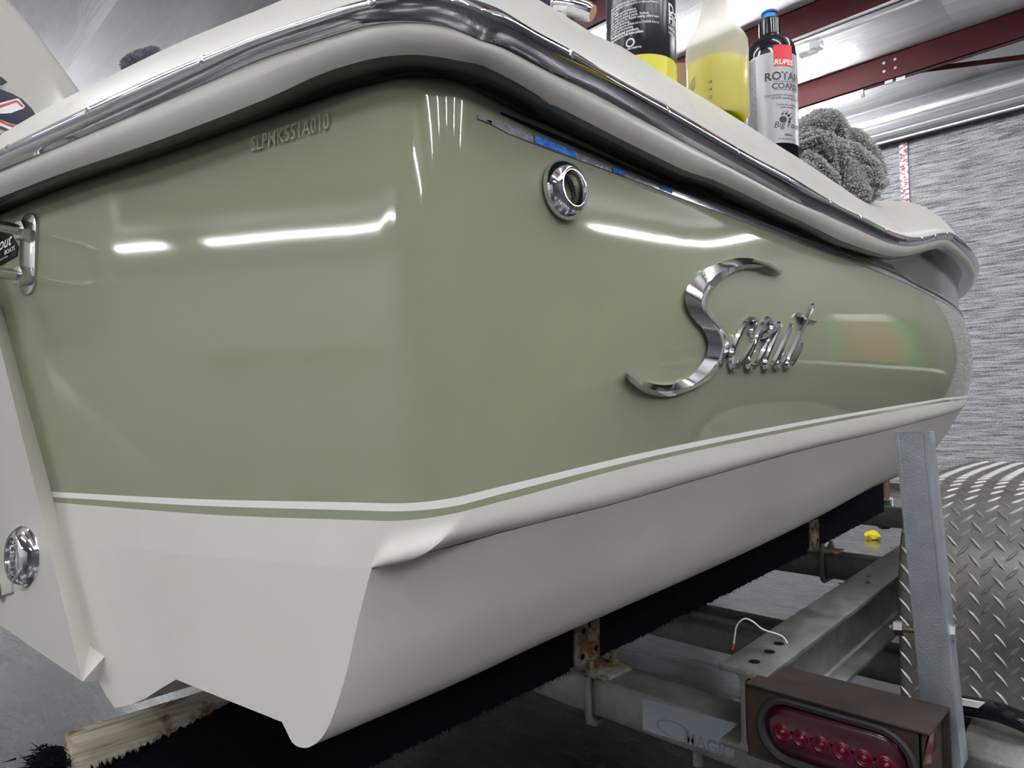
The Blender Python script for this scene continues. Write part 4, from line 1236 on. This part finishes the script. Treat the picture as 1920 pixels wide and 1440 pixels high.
# cross tubes
def cross(y, x0, x1, top, hgt=.064, dep=.075, mat=m_alu, bev=.004):
    z1 = H + top
    return MB().box((x0, y, z1 - hgt), (x1, y + dep, z1)).build('cross_beam', mat, trl, bevel=bev)
cb1 = cross(.938, -2.4, -.20, -.442)
cross(1.27, -2.4, XR - .004, -.442 + SL * .36, .045, .05, m_alu_dark)
cb3 = cross(2.02, -2.4, XR - .004, -.442 + SL * 1.08, .070, .06, m_alu_dark)
cross(2.87, -2.4, XR - .004, -.442 + SL * 1.93, .075, .06, m_alu_dark)
# worn maker's decal on the rear cross beam
da = [on_y(px, py, .9372) for px, py in ((1205, 1309), (1378, 1356), (1376, 1421), (1205, 1368))]
dec = MB().add(da, [(3, 2, 1, 0)]).build('maker_decal', m_decal, cb1)
mb = MB()
o_ = on_y(1284, 1392, .9366); ex_ = Vector((1, 0, 0))
text_on(mb, 'MAGIC', .026, lambda x, y: o_ + Vector((x * .95, 0, y)), bold=.02)
cE = on_y(1262, 1368, .9366)
for i in range(40):
    a0_, a1_ = math.radians(20 + 300 * i / 40), math.radians(20 + 300 * (i + 1) / 40)
    mb.add([cE + Vector((rx * math.cos(a), 0, rx * .42 * math.sin(a))) for rx, a in ((.030, a0_), (.030, a1_), (.026, a1_), (.026, a0_))], [(0, 1, 2, 3)])
mb.build('decal_print', m_decal_ink, dec)
MB().box((-.40, .934, H - .507), (-.385, .938, H - .441)).build('weld_seam', m_alu_dark, cb1)
# small rusty drain bolt below the beam
MB().tube([(-.545, .97, H - .54), (-.545, .97, H - .50)], .008, 8).build('hanging_bolt', m_rustplate, cb1)

# carpeted bunks
def zbunk(y): return H - .454 + .025 * max(0, y - .185) ** 1.5
def bunk(x_out, y0, y1, side=1):
    w_ = .040 * side
    zb = zbunk
    sl = Vector((0, 1, SL))
    ysb = [y0 + (y1 - y0) * i / 16 for i in range(17)]
    core = MB().grid([[Vector((x_out - w_ * a, y, zb(y) + .142 * b2)) for a, b2 in ((0, 0), (0, 1), (1, 1), (1, 0), (0, 0))] for y in ysb])
    core.add([core.v[i] for i in range(4)] + [core.v[16 * 5 + i] for i in range(4)], [(3, 2, 1, 0), (4, 5, 6, 7)])
    b = core.build('bunk', m_wood, trl, bevel=.004, fix=True)
    # carpet: outboard side with a ragged top edge that runs out near the bare end, plus the folded end flap
    n = 420; rows_ = [[], [], []]
    for i in range(n + 1):
        y = y0 + .004 + (y1 - y0 - .004) * (i / n) ** 1.6
        tp = zb(y) + .142 + .0015
        bare = max(0.0, 1 - (y - y0) / .17)
        drop = (.034 * bare ** .6 + .004 * bare * math.sin(i * 2.1) + .003 * bare * math.sin(i * 5.3)) if bare > 0 else 0
        xo = x_out + .004 * side
        rag = rng.normal(0, .0012)
        rows_[0].append(Vector((xo, y, zb(y) - .004 + rag)))
        rows_[1].append(Vector((xo, y, tp - drop)))
        rows_[2].append(Vector((x_out - (w_ if bare <= 0 else .001 * side), y, tp - drop + .001)))
    MB().grid(rows_).build('carpet', m_carpet, b)
    return b
b1 = bunk(-.770, .185, 2.75)
bunk(-2.02, .185, 2.75, -1)
# frayed pile along the carpet edges
mb = MB(); yb0 = .185
for i in range(2600):
    y = yb0 + rng.random() ** 2 * 1.9
    bare = max(0.0, 1 - (y - yb0) / .17)
    z_t = zbunk(y) + .142 - .034 * bare ** .6
    if rng.random() < .5: z0_ = zbunk(y) - .002; dz_ = -1
    else: z0_ = z_t; dz_ = 1
    if dz_ > 0 and bare <= 0: continue
    p = Vector((-.7655, y, z0_)); d_ = Vector((rng.normal(.4, .4), rng.normal(0, .6), dz_ * (0.4 + rng.random()))).normalized() * (.004 + .009 * rng.random())
    mb.add([p + Vector((0, .0006, 0)), p - Vector((0, .0006, 0)), p + d_], [(0, 1, 2)])
# end flap: fuzzy roll of carpet on the inboard end
for i in range(1500):
    q = Vector((-.800 + rng.normal(0, .012), yb0 - .012 + rng.normal(0, .008), zbunk(yb0) + .128 - abs(rng.normal(0, .06))))
    d_ = Vector((rng.normal(-.3, .6), rng.normal(-.6, .5), rng.normal(.1, .5))).normalized() * .014
    mb.add([q + Vector((0, 0, .0012)), q - Vector((0, 0, .0012)), q + d_], [(0, 1, 2)])
mb.build('frayed_pile', m_carpet, b1, kind='stuff')
mb = MB()
mb.tube([(-.805, yb0 - .010, zbunk(yb0) + .126), (-.812, yb0 - .014, zbunk(yb0) + .08), (-.806, yb0 - .012, zbunk(yb0) + .0)], [.013, .022, .020], 12)
mb.build('carpet_flap', m_carpet, b1, smooth=60)

# bunk brackets (L plates) with U-bolts
def bracket(x, y, ztop, scale=1.0, bolts=True):
    hp = .085 * scale; wp = .072 * scale
    zb = ztop
    plate_ = MB()
    plate_.box((x, y - wp / 2 + .01, zb), (x + .005, y + wp / 2 + .01, zb + hp))
    plate_.box((x, y - wp / 2, zb), (x + .075 * scale, y + wp / 2 + .012, zb + .005))
    br = plate_.build('bunk_bracket', m_rustplate, trl, bevel=.001)
    hl_ = MB().lathe([(.0055, .0002), (.0055, .0004), (0, .0004)], (0, 0, 0), (1, 0, 0), 12).build('bolt_hole', m_line, mesh_only=True)
    for yy, zz_ in ((-.012, .062), (.022, .060), (-.015, .018), (.024, .024), (.006, .070)):
        inst('bolt_hole', hl_, Matrix.Translation((x + .005, y + .01 + yy * scale, zb + zz_ * scale)), br)
    MB().lathe([(.010, 0), (.009, .004), (0, .005)], (x + .005, y + .028, zb + hp - .018), (1, 0, 0), 14).build('carriage_bolt', m_bolt, br)
    # U-bolt round the cross beam
    xu = x + .040 * scale
    for yy in (y - wp / 2 - .004 + .012, y + wp / 2 + .004):
        MB().lathe([(.0095, .005), (.0095, .014)], (xu, yy, zb), (0, 0, 1), 6).build('nut', m_bolt, br, smooth=20)
        MB().lathe([(.012, .0048), (.012, .0064)], (xu, yy, zb), (0, 0, 1), 16).build('washer', m_bolt, br)
        MB().tube([(xu, yy, zb + .012), (xu, yy, zb + .026)], .0056, 10).build('bolt_end', m_bolt, br)
    ya, yb2 = y - wp / 2 + .004, y + wp / 2 + .008
    MB().tube([(xu, ya - .004, zb + .003), (xu, ya - .004, zb - .062), (xu, ya, zb - .074), (xu, ya + .012, zb - .080), (xu, yb2 - .012, zb - .080), (xu, yb2, zb - .074), (xu, yb2 + .004, zb - .062), (xu, yb2 + .004, zb + .003)], .0066, 12).build('u_bolt', m_alu, br, smooth=60)
    return br
bracket(-.766, .965, H - .442)
bracket(-.766, 2.045, H - .442 + SL * 1.08)

# tail-lamp box
BX0, BX1, BY0, BY1, BZ0, BZ1 = -.402, -.196, .838, .930, H - .430, H - .340
lb = MB()
th_ = .003
lb.box((BX0, BY0, BZ1 - th_), (BX1, BY1, BZ1)); lb.box((BX0, BY0, BZ0), (BX1, BY1, BZ0 + th_))
lb.box((BX0, BY1 - th_, BZ0 + th_), (BX1, BY1, BZ1 - th_))
lb.box((BX1 - th_ * 4, BY0 + .010, BZ0 + th_), (BX1 - th_ * 3, BY1 - th_, BZ1 - th_)); lb.box((BX0, BY0 + .004, BZ0 + th_), (BX0 + th_, BY1 - th_, BZ1 - th_))
lamp = lb.build('tail_lamp_box', m_rustbox, trl, bevel=.0012)
# front plate with an oval opening
cx_, cz_ = (on_y(1556, 1366, BY0).x, (BZ0 + BZ1) / 2 - .001)
def stad(hx, hz, n=20):
    out = []
    for i in range(n + 1):
        a = -math.pi / 2 + math.pi * i / n; out.append((hx - hz + hz * math.cos(a), hz * math.sin(a)))
    for i in range(n + 1):
        a = math.pi / 2 + math.pi * i / n; out.append((-(hx - hz) + hz * math.cos(a), hz * math.sin(a)))
    return out
so = stad(.088, .0385)
rect = []
for x, z in so:
    k = 1e9
    if abs(x) > 1e-6: k = min(k, ((BX1 - .012 - cx_) if x > 0 else (cx_ - BX0)) / abs(x))
    if abs(z) > 1e-6: k = min(k, ((BZ1 - cz_) if z > 0 else (cz_ - BZ0)) / abs(z))
    rect.append((x * k, z * k))
n_ = len(so)
mb = MB(); yf = BY0 + .004
mb.add([Vector((cx_ + x, yf, cz_ + z)) for x, z in rect] + [Vector((cx_ + x, yf, cz_ + z)) for x, z in so], [(i, (i + 1) % n_, n_ + (i + 1) % n_, n_ + i) for i in range(n_)])
mb.build('front_plate', m_rustbox, lamp)
mb = MB()
def ringrows(specs):
    return [[Vector((cx_ + x, y, cz_ + z)) for x, z in stad(hx, hz)] + [Vector((cx_ + stad(hx, hz)[0][0], y, cz_ + stad(hx, hz)[0][1]))] for hx, hz, y in specs]
MB().grid(ringrows([(.090, .040, yf + .001), (.0895, .0395, yf - .003), (.087, .037, yf - .005), (.082, .0325, yf - .004), (.080, .031, yf + .001), (.080, .031, yf + .012)])).build('rubber_grommet', m_rubber, lamp, smooth=50)
MB().grid(ringrows([(.0805, .0312, yf + .004), (.079, .030, yf + .0012), (.072, .023, yf - .0012), (.055, .008, yf - .002), (.050, .002, yf - .002)])).build('lens', m_lens, lamp, smooth=60)
for k in range(6):
    xk = cx_ - .058 + .0232 * k
    MB().lathe([(.0115, -.0005), (.0105, .002), (.0085, .0028), (.0075, .002), (.006, .0026), (.0045, .002), (.003, .004), (0, .0052)], (xk, yf - .0004, cz_ - .003), (0, -1, 0), 20, cap=False).build('led_cup', m_led_red, lamp, smooth=20)
MB().grid([[Vector((BX1 - .010 + .004 * math.cos(a), (BY0 + BY1) / 2 - .012 + .030 * s * math.sin(a), cz_ + .036 * s * math.cos(a))) for a in np.linspace(0, 2 * math.pi, 25)] for s in (1, .7, .35, .01)]).build('side_marker', m_side_lens, lamp)

# galvanised guide post: channel leaning inboard, with a threaded rod through it
YP = .945
pa, pb2, pc_, pd = on_y(1677, 809, YP), on_y(1738, 805, YP), on_y(1800, 1404, YP), on_y(1744, 1330, YP)
pc_ = on_y(1800, 1408, YP); pd = on_y(1757, 1432, YP)
vd = (pc_ - pb2)
top_l, top_r = pa, Vector((pb2.x, YP, pa.z))
bot_r = top_r + vd * ((pa.z - (H - .462)) / -vd.z); bot_l = bot_r + (top_l - top_r)
cor = top_r + vd * ((pa.z - (H - .415)) / -vd.z)
mb = MB()
face_ = [top_l, top_r, cor, bot_r + (top_l - top_r) * .45, bot_l]
mb.prism([p for p in face_], Vector((0, .005, 0)))
mb.prism([top_r - Vector((.005, 0, 0)), top_r, cor, cor - Vector((.005, 0, 0))], Vector((0, .036, 0)))
mb.prism([top_l, top_l + Vector((.005, 0, 0)), bot_l + Vector((.005, 0, 0)), bot_l], Vector((0, .036, 0)))
post = mb.build('guide_post', m_galv, trl, fix=True, bevel=.0012)
q0, q1 = on_y(1669, 1177, YP + .02), on_y(1790, 1187, YP + .02)
MB().tube([q0, q1], .0042, 12).build('threaded_rod', m_bolt, post)
dq = (q1 - q0).normalized()
for px, py in ((1687, 1178), (1786, 1186)):
    cq = on_y(px, py, YP + .02)
    MB().tube([cq - dq * .005, cq + dq * .005], .0098, 6).build('nut', m_steel, post, smooth=20)

# diamond-plate fender over the wheel
FX0, FX1 = -.338, -.075
fp = [(1.262, H - .470), (1.262, H - .42), (1.264, H - .36), (1.272, H - .27), (1.292, H - .21), (1.325, H - .168), (1.372, H - .140), (1.435, H - .124), (1.52, H - .116), (1.75, H - .112), (1.95, H - .116), (2.05, H - .150), (2.10, H - .22), (2.115, H - .40)]
fpr = refine([(a, b) for a, b in fp], 4)
seg = np.linalg.norm(np.diff(fpr, axis=0), axis=1); sl_ = np.concatenate([[0], np.cumsum(seg)])
def fpt(s):
    y = np.interp(s, sl_, fpr[:, 0]); z = np.interp(s, sl_, fpr[:, 1]); return y, z
def fnorm(s):
    y0, z0 = fpt(s - .006); y1, z1 = fpt(s + .006)
    t_ = np.array([y1 - y0, z1 - z0]); t_ /= np.linalg.norm(t_); return Vector((0, -t_[1], t_[0])), Vector((0, t_[0], t_[1]))
rows = []
xsf = [(FX0 + .006, -.020), (FX0 + .001, -.014), (FX0, -.008), (FX0 + .003, -.003), (FX0 + .009, 0)] + [(x, 0) for x in np.linspace(FX0 + .03, FX1, 10)]
for s in np.linspace(0, sl_[-1], 90):
    y, z = fpt(s); nv_, tv_ = fnorm(s)
    rows.append([Vector((x, y, z)) + nv_ * o for x, o in xsf])
fen = MB().grid(rows, flip=False).build('fender', m_tread, trl, smooth=50)
bar = MB()
L_, W_, Hh = .0150, .0030, .0024
bar.add([(-L_, 0, -.0006), (-L_ * .35, W_, -.0006), (L_ * .35, W_, -.0006), (L_, 0, -.0006), (L_ * .35, -W_, -.0006), (-L_ * .35, -W_, -.0006), (-L_ * .55, 0, Hh * .8), (L_ * .55, 0, Hh * .8), (0, W_ * .35, Hh), (0, -W_ * .35, Hh)],
        [(0, 6, 1), (1, 6, 8), (1, 8, 2), (2, 8, 7), (2, 7, 3), (3, 7, 4), (4, 7, 9), (4, 9, 5), (5, 9, 6), (5, 6, 0), (6, 9, 8), (8, 9, 7)])
barm = bar.build('tread_bar', m_treadbar, smooth=40, mesh_only=True)
cnt = 0
rest = MB()
for i in range(72):
    for j in range(8):
        s = .012 + i * .01425
        x = FX0 + .012 + j * .032 + (.016 if i % 2 else 0)
        if x > FX1 - .008: continue
        y, z = fpt(s); nv_, tv_ = fnorm(s)
        xv = Vector((1, 0, 0))
        a = math.radians(50 if i % 2 else -50)
        bx_ = xv * math.cos(a) + tv_ * math.sin(a); by_ = nv_.cross(bx_)
        Mx = Matrix(((bx_.x, by_.x, nv_.x, x), (bx_.y, by_.y, nv_.y, y), (bx_.z, by_.z, nv_.z, z), (0, 0, 0, 1)))
        if .05 < s < .63 and j < 7 and cnt < 298:
            inst('tread_bar', barm, Mx, fen); cnt += 1
        else:
            rest.add([Mx @ v.co for v in barm.vertices], [tuple(p.vertices) for p in barm.polygons])
rest.build('far_tread_bars', m_treadbar, fen, kind='stuff')
# wheel under the fender
wc = Vector((-.205, 1.70, .285))
whl = MB().lathe([(.17, -.085), (.255, -.085), (.278, -.07), (.285, -.04), (.285, .04), (.278, .07), (.255, .085), (.17, .085)], wc, (1, 0, 0), 40, cap=False).build('tyre', m_tyre, trl, smooth=40)
MB().lathe([(.175, -.08), (.165, -.05), (.06, -.03), (0, -.03)], wc, (1, 0, 0), 32, cap=False).build('rim', m_rim, whl)
MB().lathe([(.175, .08), (.165, .05), (.06, .03), (0, .03)], wc, (1, 0, 0), 32, cap=False).build('rim', m_rim, whl)
wl2 = Vector((-2.56, 1.70, .285))
whl2 = MB().lathe([(.17, -.085), (.255, -.085), (.278, -.07), (.285, -.04), (.285, .04), (.278, .07), (.255, .085), (.17, .085)], wl2, (1, 0, 0), 40, cap=False).build('tyre', m_tyre, trl, smooth=40)
MB().box((-2.5, 1.66, .25), (-.25, 1.74, .32)).build('axle', m_alu_dark, trl, bevel=.006)
# fender support, black cable, white reflector strip at lower right
mb = MB()
ps_ = [(1.00, H - .447), (1.00, H - .418), (1.018, H - .398), (1.07, H - .392), (1.07, H - .447)]
mb.prism([Vector((-.20, y, z)) for y, z in ps_], Vector((.118, 0, 0)))
mb.build('fender_support', m_alu, trl, fix=True, bevel=.003)
MB().box((-.082, .99, H - .452), (-.02, 1.075, H - .388)).build('rubber_stop', m_rubber, trl, bevel=.004)
cab = [on_y(1800, 1322, 1.06), on_y(1840, 1328, 1.05), on_y(1880, 1338, 1.045), on_y(1930, 1358, 1.04), on_y(1990, 1390, 1.04)]
MB().tube([Vector(a) for a in refine([tuple(p) for p in cab], 4)], .0125, 12).build('black_cable', m_gloss_black, trl, smooth=60)
rf = [on_y(1802, 1310, 1.035), on_y(1846, 1318, 1.035), on_y(1834, 1328, 1.035), on_y(1802, 1322, 1.035)]
MB().prism(rf, Vector((0, .003, 0))).build('reflector_strip', m_whitep, trl, fix=True)
# white wire looping out of the flange hole
wp_ = [(1376, 1207, .965), (1378, 1190, .96), (1382, 1172, .955), (1396, 1160, .95), (1412, 1166, .945), (1430, 1180, .94), (1452, 1187, .935), (1468, 1194, .93), (1476, 1206, .925)]
P3 = [Vector(a) for a in refine([tuple(at_depth(*p)) for p in wp_], 4)]
MB().tube(P3, .0011, 8).build('lamp_wire', m_wire, trl, smooth=60)
MB().tube([at_depth(1373, 1218, .967), at_depth(1376, 1206, .965)], .0015, 8).build('red_wire_end', m_wirered, trl)
# tongue, winch-side jack with caster wheel
MB().hexa(Vector((-1.44, 3.2, H - .40)), (.12, 0, 0), (0, 2.4, .1), (0, 0, .10)).build('tongue', m_alu, trl, bevel=.004)
jd = 3.9
jack = MB().tube([at_depth(1663, 850, jd), at_depth(1661.5, 935, jd)], .017, 14).build('jack_post', galv('jack_rust', (0.12, 0.055, 0.03), (0.24, 0.13, 0.08), 18, (0.6, 0.9), 0.1), trl)
a_ = at_depth(1664, 942, jd)
mb = MB(); sx_ = RT * .034
mb.hexa(a_ - sx_ + Vector((0, 0, .012)), sx_ * 2, FH * .06, (0, 0, .014)); mb.hexa(a_ + sx_ * .75 + Vector((0, 0, -.05)), sx_ * .25, FH * .06, (0, 0, .07))
mb.build('caster_fork', m_whitep, jack, bevel=.003)
MB().lathe([(.03, -.026), (.075, -.026), (.082, -.015), (.082, .015), (.075, .026), (.03, .026)], a_ + Vector((0, 0, -.075)) - sx_ * .3 + FH * .03, RT, 24).build('caster_wheel', m_rubber, jack)
# bow safety chain hook glimpsed under the hull
hk_ = [at_depth(1676 + 5 * math.cos(a), 890 + 4 * math.sin(a), 2.3) for a in np.linspace(0, math.pi * 1.4, 10)]

# ------------------------------------------------------------------ floor items
pz = on_z(1637, 1011, 0)
mb = MB()
vs_ = []
bmw = bmesh.new(); bmesh.ops.create_icosphere(bmw, subdivisions=2, radius=.045)
for v in bmw.verts: v.co = Vector((v.co.x * 1.1, v.co.y * .9, max(0, v.co.z + .03) * .75)) * (0.75 + .5 * rng.random())
mw = bpy.data.meshes.new('yellow_wrapper'); bmw.to_mesh(mw); bmw.free(); mw.materials.append(m_wrap)
ow = link('yellow_wrapper', mw); ow.location = pz
tag(ow, 'small crumpled yellow wrapper on the floor beyond the trailer rail', 'wrapper')

# ------------------------------------------------------------------ shop furniture seen only as reflections in the gelcoat
cbn = thing('wall_cabinet', 'orange cabinet with green trim, reflected in the hull right of the emblem', 'cabinet', (2.3, 8.3, 1.0))
MB().box((1.35, 8.3, 1.0), (2.0, 8.68, 2.1)).build('carcass', m_orange, cbn, bevel=.01)
MB().box((1.35, 8.28, 2.1), (2.0, 8.68, 2.3)).build('header', m_bench, cbn, bevel=.01)
for x in (1.25, 2.0): MB().box((x, 8.27, .9), (x + .1, 8.69, 2.3)).build('trim', m_lime, cbn)
bn = thing('workbench', 'long white counter on dark legs, reflected in the hull side', 'bench', (3.0, 7.6, 0))
MB().box((.5, 7.3, .86), (5.9, 8.2, .93)).build('top', m_bench, bn, bevel=.005)
for x in (.6, 3.1, 5.7): MB().box((x, 7.4, 0), (x + .1, 8.1, .86)).build('leg', m_dark, bn)
pn_ = MB().box((3.5, 8.55, 1.0), (5.6, 8.69, 2.4)).build('tool_board', m_dark, org=(4.5, 8.6, 1.0)); tag(pn_, 'dark tool board on the front wall, seen only reflected in the hull', 'board')
ld = thing('step_ladder', 'yellow step ladder standing on the floor, reflected near the bow', 'ladder', (4.6, 5.6, 0))
for x in (4.4, 4.8): MB().hexa((x, 5.5, 0), (.04, 0, 0), (0, .06, 0), (0, .35, 2.2)).build('rail', m_ladder, ld)
for k in range(6): MB().box((4.42, 5.53 + .05 * k, .3 + .32 * k), (4.82, 5.62 + .05 * k, .33 + .32 * k)).build('step', m_ladder, ld)
shf = thing('wall_shelf', 'white shelf on the rear wall, reflected in the transom', 'shelf', (-6.0, -11.7, 2.1))
MB().box((-9.5, -11.98, 2.1), (-3.0, -11.40, 2.2)).build('board', m_bench, shf, bevel=.005)
for x in (-9.2, -6.2, -3.3): MB().hexa((x, -11.98, 1.75), (.05, 0, 0), (0, .35, .30), (0, 0, .02)).build('bracket', m_dark, shf)
for k, x in enumerate((-5.8, -5.2, -4.7, -3.9)):
    hgt_ = (.28, .36, .55, .25)[k]
    o = MB().box((x, -11.8, 2.2), (x + .4, -11.45, 2.2 + hgt_ * 1.4)).build('storage_bin', m_bench if k != 3 else m_lime, bevel=.01, org=(x, -11.6, 2.2))
    tag(o, ('low white storage bin at the port end of the rear shelf, reflected in the transom', 'medium white storage bin on the rear shelf, beside the low one', 'tallest white storage bin on the rear shelf, reflected in the transom', 'green storage bin on the rear shelf, reflected in the transom')[k], 'bin', 'storage bins on the rear shelf')
